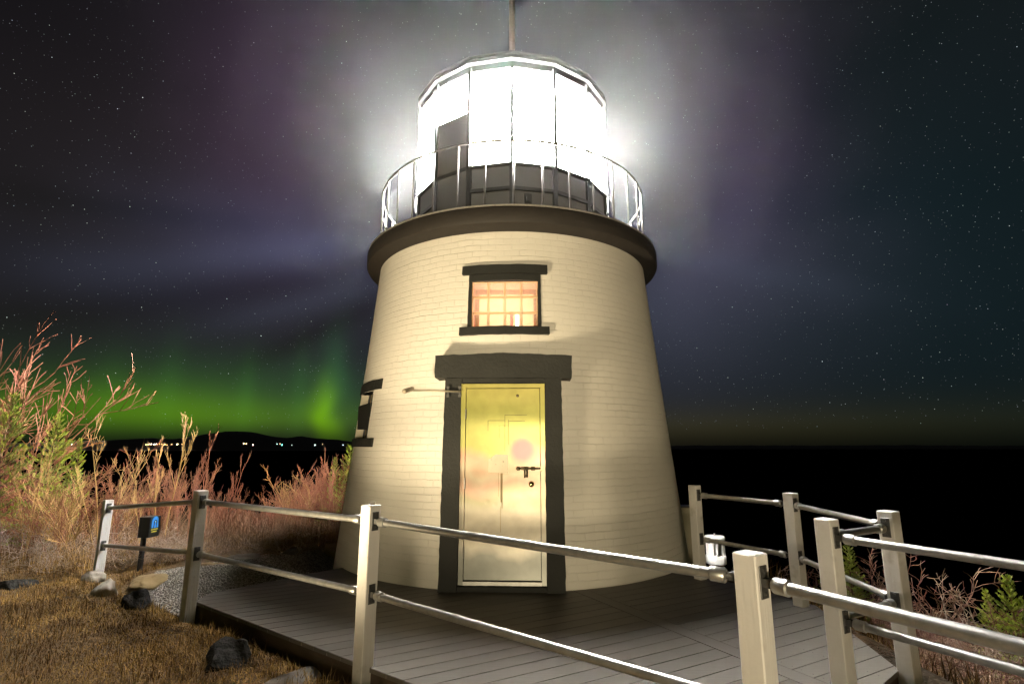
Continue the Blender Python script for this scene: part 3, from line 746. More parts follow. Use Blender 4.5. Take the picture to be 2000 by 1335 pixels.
# upper window with glass blocks
win = empty('block_window'); win.parent = LH
mb = MB(); arc_box(mb, DA, deg(.500, 3.5), 3.455, 3.565, -.02, .055, 14, .003, 2); lpart(mb, 'lintel', MAT['black_stone'], win)
mb = MB(); arc_box(mb, DA, deg(.512, 2.75), 2.70, 2.793, -.02, .060, 14, .003, 3); lpart(mb, 'sill', MAT['black_stone'], win)
mb = MB()
fw = frame(DA)
wfr = 2.105
arc_box(mb, DA, deg(.428, 3.42), 3.375, 3.454, -.10, .012, 12, .001, 4)
for sgn in (-1, 1):
    poly = [(sgn*.392, 2.794), (sgn*.392, 3.374), (sgn*.430, 3.374), (sgn*.436, 2.794)]
    if sgn > 0: poly = poly[::-1]
    prism(mb, fw, refine(poly), 1.95, lambda x, z: sqrt(RW(z)**2-.43**2)+.014, .002, 7)
lpart(mb, 'frame', MAT['black_stone'], win)
# niche behind, with its own room
pink = mat('pink_plaster', (.72, .34, .25), .8, var=.15, vscale=5)
cream = mat('cream_plaster', (.84, .76, .60), .8, var=.12, vscale=4)
mb = MB()
X0, X1, Z0, Z1, D1, D2 = -.392, .392, 2.794, 3.374, 2.03, 1.72
def quad(mb, *p): mb.add(p, [(0, 1, 2, 3)])
quad(mb, fw(X0, D1, Z0), fw(X0, D1, Z1), fw(X0, D2, Z1), fw(X0, D2, Z0))
quad(mb, fw(X1, D1, Z0), fw(X1, D2, Z0), fw(X1, D2, Z1), fw(X1, D1, Z1))
quad(mb, fw(X0, D1, Z1), fw(X1, D1, Z1), fw(X1, D2, Z1), fw(X0, D2, Z1))
quad(mb, fw(X0, D1, Z0), fw(X0, D2, Z0), fw(X1, D2, Z0), fw(X1, D1, Z0))
lpart(mb, 'reveal', pink, win)
wood = mat('brown_frame', (.22, .11, .05), .6)
mb = MB()
fbox(mb, fw, X0, X0+.05, Z0, Z1, D2-.03, D2); fbox(mb, fw, X1-.05, X1, Z0, Z1, D2-.03, D2); fbox(mb, fw, X0+.05, X1-.05, Z1-.055, Z1, D2-.03, D2)
lpart(mb, 'inner_frame', wood, win)
mb = MB()
A, B, Dd = 1.0, .9, .55                               # room behind
quad(mb, fw(-A, Dd, 2.2), fw(A, Dd, 2.2), fw(A, Dd, 4.0), fw(-A, Dd, 4.0))
quad(mb, fw(-A, Dd, 2.2), fw(-A, Dd, 4.0), fw(-A, D2-.04, 4.0), fw(-A, D2-.04, 2.2))
quad(mb, fw(A, Dd, 2.2), fw(A, D2-.04, 2.2), fw(A, D2-.04, 4.0), fw(A, Dd, 4.0))
quad(mb, fw(-A, Dd, 4.0), fw(A, Dd, 4.0), fw(A, D2-.04, 4.0), fw(-A, D2-.04, 4.0))
quad(mb, fw(-A, Dd, 2.2), fw(-A, D2-.04, 2.2), fw(A, D2-.04, 2.2), fw(A, Dd, 2.2))
for (x0, x1, z0, z1) in ((-A, X0, 2.2, 4.0), (X1, A, 2.2, 4.0), (X0, X1, Z1, 4.0), (X0, X1, 2.2, Z0)):
    quad(mb, fw(x0, D2-.04, z0), fw(x0, D2-.04, z1), fw(x1, D2-.04, z1), fw(x1, D2-.04, z0))
lpart(mb, 'inner_room', cream, win)
mb = MB(); mb.tube([fw(.055, 1.45, 2.75), fw(.055, 1.45, 3.16)], .022, 10); lpart(mb, 'red_lamp_tube', emis('red_tube', (1, .06, .10), 1.3), win)
mb = MB(); mb.tube([fw(.125, 1.35, 2.6), fw(.125, 1.35, 3.14)], .025, 10); lpart(mb, 'white_lamp_tube', emis('white_tube', (1, .93, .8), 9), win)
pl = bpy.data.lights.new('room_lamp', 'POINT'); pl.energy = 44; pl.color = (1, .88, .76); pl.shadow_soft_size = .12
plo = bpy.data.objects.new('room_lamp', pl); col.objects.link(plo); plo.location = fw(-.10, 1.40, 2.66)
gb = bpy.data.materials.new('glass_block'); gb.use_nodes = True; nt = gb.node_tree; nt.nodes.clear()
tr = N(nt, 'ShaderNodeBsdfTransparent'); tr.inputs[0].default_value = (.97, .93, .88, 1)
gl = N(nt, 'ShaderNodeBsdfGlossy'); gl.inputs['Roughness'].default_value = .12
tl = N(nt, 'ShaderNodeBsdfTranslucent'); tl.inputs[0].default_value = (1, .86, .7, 1)
m1 = N(nt, 'ShaderNodeMixShader'); m1.inputs[0].default_value = .20; nt.links.new(tr.outputs[0], m1.inputs[1]); nt.links.new(tl.outputs[0], m1.inputs[2])
m2 = N(nt, 'ShaderNodeMixShader'); m2.inputs[0].default_value = .08; nt.links.new(m1.outputs[0], m2.inputs[1]); nt.links.new(gl.outputs[0], m2.inputs[2])
nzg = N(nt, 'ShaderNodeTexNoise'); nzg.inputs['Scale'].default_value = 9; bpg = N(nt, 'ShaderNodeBump'); bpg.inputs['Distance'].default_value = .02
nt.links.new(N(nt, 'ShaderNodeTexCoord').outputs['Object'], nzg.inputs['Vector']); nt.links.new(nzg.outputs[0], bpg.inputs['Height']); nt.links.new(bpg.outputs[0], gl.inputs['Normal'])
oo = N(nt, 'ShaderNodeOutputMaterial'); nt.links.new(m2.outputs[0], oo.inputs[0])
rim = bpy.data.materials.new('glass_block_rim'); rim.use_nodes = True; nt = rim.node_tree; nt.nodes.clear()
tr = N(nt, 'ShaderNodeBsdfTransparent'); tl = N(nt, 'ShaderNodeBsdfTranslucent'); tl.inputs[0].default_value = (.95, .75, .5, 1); df = N(nt, 'ShaderNodeBsdfDiffuse'); df.inputs[0].default_value = (.75, .62, .42, 1)
a1_ = N(nt, 'ShaderNodeMixShader'); a1_.inputs[0].default_value = .5; nt.links.new(tl.outputs[0], a1_.inputs[1]); nt.links.new(df.outputs[0], a1_.inputs[2])
a2_ = N(nt, 'ShaderNodeMixShader'); a2_.inputs[0].default_value = .6; nt.links.new(tr.outputs[0], a2_.inputs[1]); nt.links.new(a1_.outputs[0], a2_.inputs[2])
oo = N(nt, 'ShaderNodeOutputMaterial'); nt.links.new(a2_.outputs[0], oo.inputs[0])
bw, bh = (X1-X0)/4, (Z1-Z0)/3
for i in range(4):
    for j in range(3):
        x0, z0 = X0+i*bw, Z0+j*bh; e = .005
        mb = MB(); fbox(mb, fw, x0+e, x0+bw-e, z0+e, z0+bh-e, 2.046, 2.052); blk = lpart(mb, 'glass_block', gb, win)
        mb = MB(); w = .011
        fbox(mb, fw, x0+e, x0+e+w, z0+e, z0+bh-e, 2.0525, 2.060); fbox(mb, fw, x0+bw-e-w, x0+bw-e, z0+e, z0+bh-e, 2.0525, 2.060)
        fbox(mb, fw, x0+e+w, x0+bw-e-w, z0+e, z0+e+w, 2.0525, 2.060); fbox(mb, fw, x0+e+w, x0+bw-e-w, z0+bh-e-w, z0+bh-e, 2.0525, 2.060)
        lpart(mb, 'block_rim', rim, blk)
mb = MB()
for i in range(5): fbox(mb, fw, X0+i*bw-.0028, X0+i*bw+.0028, Z0, Z1, 2.035, 2.056)
for j in range(4): fbox(mb, fw, X0, X1, Z0+j*bh-.0028, Z0+j*bh+.0028, 2.034, 2.0555)
lpart(mb, 'mortar_grid', mat('amber_mortar', (.62, .46, .28), .8), win)

# side window with the boarded middle
w2 = empty('side_window'); w2.parent = LH
mb = MB(); arc_box(mb, WL, 15.2, 2.145, 2.275, -.02, .020, 14, .003, 12); lpart(mb, 'lintel', MAT['black_stone'], w2)
mb = MB(); arc_box(mb, WL, 14.6, 1.430, 1.535, -.02, .030, 14, .003, 13); lpart(mb, 'sill', MAT['black_stone'], w2)
mb = MB(); arc_box(mb, WL, 9.3, 1.54, 2.14, -.15, -.125, 10)
wv = bpy.data.materials.new('rippled_panes'); wv.use_nodes = True; nt = wv.node_tree; b = nt.nodes['Principled BSDF']
b.inputs['Base Color'].default_value = (.40, .28, .11, 1); b.inputs['Roughness'].default_value = .3
wvn = N(nt, 'ShaderNodeTexWave'); wvn.inputs['Scale'].default_value = 3.2; wvn.inputs['Distortion'].default_value = .6; wvn.bands_direction = 'Y'
nt.links.new(N(nt, 'ShaderNodeTexCoord').outputs['Object'], wvn.inputs['Vector']); bpw = N(nt, 'ShaderNodeBump'); bpw.inputs['Distance'].default_value = .05
nt.links.new(wvn.outputs['Fac'], bpw.inputs['Height']); nt.links.new(bpw.outputs[0], b.inputs['Normal'])
lpart(mb, 'panes', wv, w2)
mb = MB(); cr_ = mat('cream_reveal', (.70, .64, .50), .6, var=.1, vscale=9)
for a in (WL-9.4, WL+9.4):
    mb = MB(); quad(mb, tp(a, RW(1.54)-.002, 1.535), tp(a, RW(1.54)-.16, 1.535), tp(a, RW(2.14)-.16, 2.145), tp(a, RW(2.14)-.002, 2.145))
    lpart(mb, 'reveal', cr_, w2)
mb = MB(); arc_box(mb, WL, .5, 1.54, 2.14, -.125, -.10, 2); arc_box(mb, WL-8.7, .6, 1.54, 2.14, -.125, -.10, 2)
lpart(mb, 'glazing_bar', MAT['black_paint'], w2)
mb = MB(); f2 = frame(WL); fbox(mb, f2, -.375, .375, 1.665, 1.985, 2.145, 2.236)
o = lpart(mb, 'shutter_box', MAT['black_stone'], w2)

# ------------------------------------------------------------------ wooden deck
UD = Vector((cos(radians(28.7)), sin(radians(28.7)))); WD = Vector((sin(radians(28.7)), -cos(radians(28.7))))   # board direction, walkway direction
def clip(poly, p, n):                                # keep side where (q-p).n <= 0
    out = []
    for i in range(len(poly)):
        a, b = poly[i], poly[(i+1) % len(poly)]
        da, db = (a-p).dot(n), (b-p).dot(n)
        if da <= 0: out.append(a)
        if da*db < 0: out.append(a + (b-a)*(da/(da-db)))
    return out
def cliprect(c, poly):
    q = c
    for i in range(len(poly)):
        a, b = poly[i], poly[(i+1) % len(poly)]; e = b-a; n = Vector((e.y, -e.x))
        q = clip(q, a, n)
        if len(q) < 3: return []
    return q
V2 = lambda x, y: Vector((x, y))
E0, E1 = V2(-2.99, 5.335), V2(1.02, 2.372)           # outer edge of the deck along the front fence
seam = lambda t: V2(1.60, 4.22) + WD*t
s_far, s_near = seam(-3.2), seam(.95)
walk_end = 5.0
polyA = [E0, E1, E1 + WD*walk_end, seam(.95+walk_end), s_far, V2(-.7, 7.2), V2(-2.05, 6.75), V2(-3.02, 5.62)]
polyB = [s_near, V2(2.54, 3.79), V2(2.80, 5.20), V2(2.10, 6.55), V2(.8, 7.2), s_far]
def area(p): return sum(p[i].x*p[(i+1) % len(p)].y - p[(i+1) % len(p)].x*p[i].y for i in range(len(p)))
def ccw(p): return p if area(p) > 0 else p[::-1]
# split polygon A at the inner corner so both pieces are convex
A1 = ccw([E0, E1, E1 + WD*.02, s_near, s_far, V2(-.7, 7.2), V2(-2.05, 6.75), V2(-3.02, 5.62)])
A2 = ccw([E1, E1 + WD*walk_end, seam(.95+walk_end), s_near])
deck = empty('wooden_deck', (0, 4, 0)); tag(deck, 'grey plank deck and walkway wrapped round the foot of the white lighthouse', 'deck')
DI = Vector((0, -4, 0))
def dpart(mb, name, m, parent=None, **k):
    mb.v = [tuple(Vector(p)+DI) for p in mb.v]; return mb.build(name, m, parent or deck, **k)
rb = random.Random(11)
mb = MB(); scr = MB()
PW, GAP, TH = .138, .006, .03
def add_board(mb, poly, tone):
    n = len(poly); e = .004; cx = sum((p for p in poly), V2(0, 0))/n
    top = [p + (cx-p).normalized()*e for p in poly]
    vs = [(p.x, p.y, -TH) for p in poly] + [(p.x, p.y, -.004) for p in poly] + [(p.x, p.y, 0) for p in top]
    fs = [tuple(range(2*n, 3*n))] + [(i, (i+1) % n, n+(i+1) % n, n+i) for i in range(n)] + [(n+i, n+(i+1) % n, 2*n+(i+1) % n, 2*n+i) for i in range(n)]
    mb.add(vs, fs, tone)
def boards(polys, off, inset_seam):
    for k in range(-60, 60):
        tone = rb.random()*.98+.01
        ends = []
        for P in polys:
            c = V2(1.60, 4.22) + WD*(k*(PW+GAP)+off)
            R = [c - UD*9, c + UD*9, c + UD*9 + WD*PW, c - UD*9 + WD*PW]
            q = cliprect(ccw(R), P)
            if len(q) >= 3 and abs(area(q)) > .006:
                add_board(mb, q, tone)
                us = [(p-c).dot(UD) for p in q]; 
                lo, hi = min(us), max(us)
                pos = [lo+.05, hi-.05]; x = lo+.4
                while x < hi-.2: pos.append(x); x += .405
                for u in pos:
                    for w in (.03, PW-.03):
                        s = c + UD*u + WD*w
                        if all((s-P[i]).dot(Vector(((P[(i+1) % len(P)]-P[i]).y, -(P[(i+1) % len(P)]-P[i]).x)).normalized()) < -.012 for i in range(len(P))):
                            r = .0042; n = 6
                            scr.add([(s.x+r*cos(2*pi*i/n), s.y+r*sin(2*pi*i/n), .0008) for i in range(n)], [tuple(range(n))])
bord = V2(-UD.x, -UD.y)*(PW+GAP)
A1s = ccw([E0, E1, E1 + WD*.0, s_near + bord, s_far + bord, V2(-.7, 7.2), V2(-2.05, 6.75), V2(-3.02, 5.62)])
A2s = ccw([E1, E1 + WD*walk_end, seam(.95+walk_end) + bord, s_near + bord])
boards([A1s], .0, True); boards([A2s], .0, True); boards([ccw(polyB)], .062, False)
add_board(mb, ccw([seam(-3.2) + bord + UD*GAP, seam(.95+walk_end) + bord + UD*GAP, seam(.95+walk_end) - UD*GAP*.5, seam(-3.2) - UD*GAP*.5]), .6)
dpart(mb, 'planks', MAT['deck']); 
o = dpart(scr, 'screws', MAT['dark']); 
mb = MB()                                             # dark joists / substrate below the gaps
for P in (A1, A2, ccw(polyB)):
    n = len(P); c = sum((p for p in P), V2(0, 0))/n; Q = [p + (c-p).normalized()*.03 for p in P]
    mb.add([(p.x, p.y, -.20) for p in Q] + [(p.x, p.y, -.038) for p in Q], [tuple(range(n, 2*n))] + [(i, (i+1) % n, n+(i+1) % n, n+i) for i in range(n)])
dpart(mb, 'joists', mat('wet_dark_wood', (.012, .010, .008), .9))
mb = MB()
def fascia(mb, a, b, h=.16, t=.03, side=1):
    e = (b-a).normalized(); nn = Vector((e.y, -e.x))*side
    a2, b2 = a - nn*.012, b - nn*.012
    vs = [(a2.x, a2.y, -.034), (b2.x, b2.y, -.034), (b2.x, b2.y, -.034-h), (a2.x, a2.y, -.034-h)]
    a3, b3 = a2 - nn*t, b2 - nn*t
    vs += [(a3.x, a3.y, -.034), (b3.x, b3.y, -.034), (b3.x, b3.y, -.034-h), (a3.x, a3.y, -.034-h)]
    mb.add(vs, [(0,1,2,3), (5,4,7,6), (0,4,5,1), (2,6,7,3), (1,5,6,2), (0,3,7,4)])
fascia(mb, E0, E1, .2); fascia(mb, E1, E1+WD*walk_end, .2); fascia(mb, s_near, V2(2.54, 3.79), .2); fascia(mb, V2(2.54, 3.79), V2(2.80, 5.20), .2); fascia(mb, V2(2.80, 5.20), V2(2.10, 6.55), .2)
fascia(mb, seam(.95+walk_end), s_near, .2); fascia(mb, V2(-3.02, 5.62), E0, .2)
dpart(mb, 'fascia', mat('brown_fascia', (.085, .06, .042), .8, var=.4, vscale=6, bump=.003, bscale=20))

# ------------------------------------------------------------------ pipe-rail fences with square posts
def make_fence(label, posts, links, at_idx):
    """posts: (x, y, ztop, yaw, zbot, lean); links: (i, j)"""
    base = empty('pipe_fence', (posts[at_idx][0], posts[at_idx][1], 0)); tag(base, label, 'fence')
    inv = Vector((-posts[at_idx][0], -posts[at_idx][1], 0))
    def P(mb, name, m, parent=None, **k):
        mb.v = [tuple(Vector(p)+inv) for p in mb.v]; return mb.build(name, m, parent or base, **k)
    pobj = []
    for (x, y, zt, yaw, zb) in posts:
        mb = MB(); h = zt-zb; R = Matrix.Rotation(yaw, 3, 'Z')
        mb.box((x, y, (zt+zb)/2), (.100, .100, h), R, bev=.005); pobj.append(P(mb, 'post', MAT['post']))
    for (i, j) in links:
        for hz_, rr in ((.105, .0235), (.575, .0225)):
            a = Vector((posts[i][0], posts[i][1], posts[i][2]-hz_)); b = Vector((posts[j][0], posts[j][1], posts[j][2]-hz_))
            d = (b-a); L = d.length; d.normalize()
            def gap(pp):                              # distance from the post axis to its face along the rail
                dx, dy = abs(d.x*cos(pp[3])+d.y*sin(pp[3])), abs(-d.x*sin(pp[3])+d.y*cos(pp[3])); return .05/max(dx, dy)
            ga, gb_ = gap(posts[i]), gap(posts[j])
            mb = MB(); mb.tube([a+d*(ga+.075), b-d*(gb_+.075)], rr, 20)
            r_ = P(mb, 'rail', MAT['galv']); smooth_by_angle(r_)
            for p0, dd, pp, g0 in ((a, d, posts[i], ga), (b, -d, posts[j], gb_)):
                mb = MB(); mb.tube([p0+dd*(g0+.05), p0+dd*(g0+.056), p0+dd*(g0+.112), p0+dd*(g0+.116)], [rr*1.12, rr*1.34, rr*1.34, rr*1.12], 20)
                cpl = P(mb, 'coupling', MAT['galv'], r_); smooth_by_angle(cpl, 50)
                # bracket plate on the face the rail meets
                cands = [Vector((cos(pp[3]+k*pi/2), sin(pp[3]+k*pi/2), 0)) for k in range(4)]
                nrm = max(cands, key=lambda c: c.dot(dd)); side = Vector((-nrm.y, nrm.x, 0))
                fc = Vector((pp[0], pp[1], p0.z)) + nrm*(.0525)
                off = (p0+dd*g0 - fc).dot(side); fc = fc + side*off*.6
                M = Matrix((side, nrm, Vector((0, 0, 1)))).transposed()
                mb = MB(); mb.box(fc, (.056, .006, .125), M, bev=.002)
                for dz in (-.046, .046): mb.box(fc+Vector((0, 0, dz))+nrm*.005, (.014, .008, .014), M)
                for s_ in (-1, 1): mb.box(fc+nrm*.022+side*.013*s_, (.006, .038, .034), M)
                mb.tube([fc+nrm*.024, p0+dd*(g0+.056)], .0125, 10)
                P(mb, 'bracket', MAT['bracket'])
    return base, pobj
YF = atan2(-1.515, 2.05)                              # along the front fence
YW = atan2(WD.y, WD.x)
p1 = (-5.40, 7.30, .735, atan2(-2.02, 2.38), -.45)
p2 = (-3.02, 5.28, 1.016, YF, -.35)
p3 = (-.99, 3.84, 1.030, YF, -.35)
p5 = (.984, 2.30, 1.002, YF - radians(17), -.35)
pe = (.984+WD.x*2.3, 2.30+WD.y*2.3, 1.0, YW, -.3)
make_fence('long near fence of white posts and pipe rails running across the whole picture', [p1, p2, p3, p5, pe], [(0, 1), (1, 2), (2, 3), (3, 4)], 2)
p8 = (2.085, 6.2, 1.00, YW, -.6)
p7 = (2.66, 5.20, .998, YW, -.6)
p6 = (2.585, 3.765, .998, YW, -.9)
p4 = (1.945, 3.40, .995, YW, -.4)
pf = (p4[0]+WD.x*2.5, p4[1]+WD.y*2.5, .985, YW, -.4)
make_fence('shorter far fence of white posts and pipe rails at the right end of the deck', [p8, p7, p6, p4, pf], [(0, 1), (1, 2), (2, 3), (3, 4)], 3)
# small stone someone left on top of a post
def rock(name, loc, size, m, seed, label, cat='rock', sub=4, rough=.30, group=None, rz=0):
    import bmesh
    bm = bmesh.new(); bmesh.ops.create_icosphere(bm, subdivisions=sub, radius=1)
    rr = random.Random(seed); pl = [(Vector((rr.gauss(0, 1), rr.gauss(0, 1), rr.gauss(0, .8))).normalized(), rr.uniform(.55, .9)) for _ in range(9)]
    o1, o2 = rr.uniform(0, 50), rr.uniform(0, 50)
    for v in bm.verts:
        for nrm, d in pl:
            t = v.co.dot(nrm)
            if t > d: v.co -= nrm*(t-d)*.9
        v.co *= 1 + rough*float(vnoise(v.co.x*2.2+o1, v.co.y*2.2+v.co.z*1.7+o2)) + rough*.6*float(vnoise(v.co.x*7+o2, v.co.z*6+v.co.y*5+o1))
        v.co = Vector((v.co.x*size[0], v.co.y*size[1], v.co.z*size[2]))
    me = bpy.data.meshes.new(name); bm.to_mesh(me); bm.free(); me.materials.append(m)
    me.polygons.foreach_set('use_smooth', [True]*len(me.polygons))
    o = bpy.data.objects.new(name, me); col.objects.link(o); o.location = loc; o.rotation_euler = (0, 0, rz); tag(o, label, cat, group)
    return o
rock('pebble', (p3[0]+.005, p3[1]+.01, p3[2]+.010), (.024, .02, .014), MAT['pale_rock'], 3, 'small pale pebble resting on top of a white fence post', 'pebble', 2)

# ------------------------------------------------------------------ white fog signal beyond the far post, with its cabinet
fx = empty('fog_signal', (5.13, 14.0, -1.93)); fx.scale = (1.65, 1.65, 1.65); tag(fx, 'white round signal unit with cut-out front on a dark stand behind the far fence', 'fog signal')
mb = MB(); mb.lathe([(.001, .0), (.10, .0), (.11, .3), (.001, .3)], 20); mb.build('pedestal', MAT['trunk'], fx)
mb = MB(); mb.lathe([(.001, .30), (.145, .30), (.15, .31), (.15, .405), (.145, .415), (.001, .415)], 28); smooth_by_angle(mb.build('base_drum', MAT['white_plastic'], fx))
mb = MB(); n = 20
for k in range(n):                                    # shell, open towards the front right
    t0 = radians(60 + 240*k/n); t1 = radians(60 + 240*(k+1)/n)
    P = [(.135*cos(t), .135*sin(t), z) for t, z in ((t0, .415), (t1, .415), (t1, .64), (t0, .64))]
    Q = [(.125*cos(t), .125*sin(t), z) for t, z in ((t0, .415), (t1, .415), (t1, .64), (t0, .64))]
    mb.add(P+Q, [(0,1,2,3), (5,4,7,6), (1,5,6,2), (4,0,3,7)])
sh = mb.build('shell', MAT['white_plastic'], fx); sh.rotation_euler = (0, 0, radians(-60))
mb = MB(); mb.lathe([(.001, .64), (.15, .64), (.152, .65), (.152, .685), (.14, .695), (.001, .70)], 28); mb.tube([(0, 0, .69), (0, 0, .73)], .012, 8); smooth_by_angle(mb.build('cap', MAT['white_plastic'], fx))
mb = MB(); mb.box((.0, -.02, .52), (.075, .06, .18), None, .006); mb.box((.0, -.055, .51), (.03, .02, .10), None, .004); mb.build('sensor_block', MAT['white_plastic'], fx)
mb = MB()
for t in (-20, -100, -60): mb.box((.132*cos(radians(t)), .132*sin(radians(t)), .527), (.016, .016, .225), Matrix.Rotation(radians(t), 3, 'Z'))
mb.build('strut', MAT['white_plastic'], fx)
cb = empty('cabinet', (2.42, 7.75, -.6)); tag(cb, 'narrow cream utility cabinet half hidden between the tower wall and the far post', 'cabinet')
mb = MB(); mb.box((0, 0, .62), (.26, .2, 1.15), None, .01); bd = mb.build('cabinet_body', mat('cream_cabinet', (.42, .39, .30), .6, var=.15, vscale=5), cb)
mb = MB(); mb.box((0, -.103, .62), (.2, .006, 1.0), None, .001); dd_ = mb.build('cabinet_door', mat('cream_cabinet_door', (.40, .37, .28), .6), cb)
mb = MB(); mb.box((0, 0, 1.205), (.29, .23, .02), None, .004); mb.build('lid', MAT['bracket'], cb)

# ------------------------------------------------------------------ donation box on a post by the path
sg = empty('donation_box', (-5.08, 7.62, -.3), radians(32)); tag(sg, 'black collection box with blue arched lighthouse emblem and yellow lettering on a slim post', 'donation box')
blk = mat('black_box_paint', (.012, .012, .012), .4)
mb = MB(); mb.box((0, 0, .26), (.05, .05, .62), None, .004); mb.build('post', blk, sg)
mb = MB(); mb.box((.06, 0, .98), (.16, .20, .27), None, .006); bx_ = mb.build('box', blk, sg, loc=(0, 0, -.33))
def arch(mb, x, w, h, z0, depth, thick):
    """arched plate on the +x face"""
    pts = [(-w/2, z0)] + [(-w/2*cos(t), z0+h-w/2+w/2*sin(t)) for t in np.linspace(0, pi, 12)] + [(w/2, z0)]
    vs = [(x, p[0], p[1]) for p in pts] + [(x+thick, p[0], p[1]) for p in pts]; n_ = len(pts)
    mb.add(vs, [tuple(range(n_, 2*n_))] + [(i, (i+1) % n_, n_+(i+1) % n_, n_+i) for i in range(n_)])
blue = mat('blue_emblem', (.03, .22, .62), .4); yel = mat('yellow_letters', (.75, .62, .05), .5)
MS = Matrix.Rotation(radians(-90), 3, 'Z')
for nm, args, m_ in (('emblem', (.1405, .125, .150, .965, 0, .001), blue), ('emblem_opening', (.1418, .060, .105, .965, 0, .001), blk)):
    mb = MB(); arch(mb, *args); mb.v = [tuple(v) for v in mb.v]; mb.build(nm, m_, bx_)
mb = MB(); mb.add([(.1432, -.014, .967), (.1432, .014, .967), (.1432, .009, 1.035), (.1432, -.009, 1.035)], [(0, 1, 2, 3)]); mb.build('emblem_tower', blue, bx_)
mb = MB(); mb.add([(.1436, .008*cos(t), 1.046+.008*sin(t)) for t in np.linspace(0, 2*pi, 9)[:-1]], [tuple(range(8))]); mb.build('emblem_lamp', MAT['white_plastic'], bx_)
mb = MB(); rr = random.Random(2)
for z, x0, x1 in ((.938, -.062, .062), (.908, -.055, .050)):
    x = x0
    while x < x1-.006:
        w = rr.uniform(.006, .011); h = .016
        mb.add([(.1412, x, z), (.1412, x+w, z), (.1412, x+w, z+h), (.1412, x, z+h)], [(0, 1, 2, 3)]); x += w+.0025
mb.build('lettering', yel, bx_)
sg.rotation_euler = (0, 0, radians(-4))

# ------------------------------------------------------------------ gravel path with its stones
rg = np.random.RandomState(8)
path_pts = [(-3.0, 5.45), (-2.15, 6.75), (-2.2, 7.3), (-2.45, 7.95), (-2.65, 8.6), (-3.35, 8.45), (-4.05, 7.95), (-4.7, 7.40), (-4.45, 6.8), (-3.75, 6.05), (-3.3, 5.55)]
def inpoly(x, y, poly):
    r = np.zeros(np.shape(x), bool); n = len(poly)
    for i in range(n):
        x1, y1 = poly[i]; x2, y2 = poly[(i+1) % n]
        c = ((y1 > y) != (y2 > y)) & (x < (x2-x1)*(y-y1)/((y2-y1) if y2 != y1 else 1e-9)+x1); r ^= c
    return r
gx = np.arange(-5.6, -1.9, .07); gy = np.arange(5.2, 8.8, .07); GX, GY = np.meshgrid(gx, gy, indexing='ij')
cx, cy = (GX[:-1, :-1]+.035), (GY[:-1, :-1]+.035); ins = inpoly(cx, cy, path_pts)
GZ = ground_h(GX, GY) + .018 + .012*vnoise(GX*8, GY*8)
ids = np.argwhere(ins); ny2 = len(gy)
Fq = np.array([[i*ny2+j, (i+1)*ny2+j, (i+1)*ny2+j+1, i*ny2+j+1] for i, j in ids])
used = np.unique(Fq); rem = -np.ones(GX.size, int); rem[used] = np.arange(len(used))
Vp = np.stack([GX.ravel(), GY.ravel(), GZ.ravel()], 1)[used]
tag(npmesh('gravel_path', Vp, rem[Fq], MAT['gravel_bed'], nside=4), kind='structure')
def stones_mesh(n, poly, xr, yr, smin, smax, name, m, zoff=.02, prob=None):
    P = []
    while sum(len(p) for p in P) < n:
        x = rg.uniform(*xr, n*2); y = rg.uniform(*yr, n*2); k = inpoly(x, y, poly)
        if prob is not None: k &= rg.rand(len(x)) < prob(x, y)
        P.append(np.stack([x[k], y[k]], 1))
    P = np.concatenate(P)[:n]
    base = np.array([(1,0,0),(-1,0,0),(0,1,0),(0,-1,0),(0,0,1),(0,0,-1)], float)
    Ft = np.array([(0,2,4),(2,1,4),(1,3,4),(3,0,4),(2,0,5),(1,2,5),(3,1,5),(0,3,5)])
    s = rg.uniform(smin, smax, (n, 1))*np.array([[1, 1, .6]])*rg.uniform(.6, 1.4, (n, 3))
    a = rg.uniform(0, 2*pi, n); ca, sa = np.cos(a), np.sin(a)
    Vb = base[None]*s[:, None, :] + rg.uniform(-.25, .25, (n, 6, 3))*s[:, None, :]
    Vx = Vb[..., 0]*ca[:, None]-Vb[..., 1]*sa[:, None]; Vy = Vb[..., 0]*sa[:, None]+Vb[..., 1]*ca[:, None]
    z = ground_h(P[:, 0], P[:, 1]) + zoff
    V = np.stack([Vx+P[:, :1], Vy+P[:, 1:], Vb[..., 2]+z[:, None]], -1).reshape(-1, 3)
    F = (Ft[None]+6*np.arange(n)[:, None, None]).reshape(-1, 3)
    return npmesh(name, V, F, m, tone=np.repeat(rg.rand(n)**1.6, 6))
o = stones_mesh(26000, path_pts, (-5.5, -2.0), (5.3, 8.7), .006, .015, 'gravel', MAT['gravel_stones'])
tag(o, 'pale gravel chips covering the path left of the tower', 'gravel', kind='stuff')
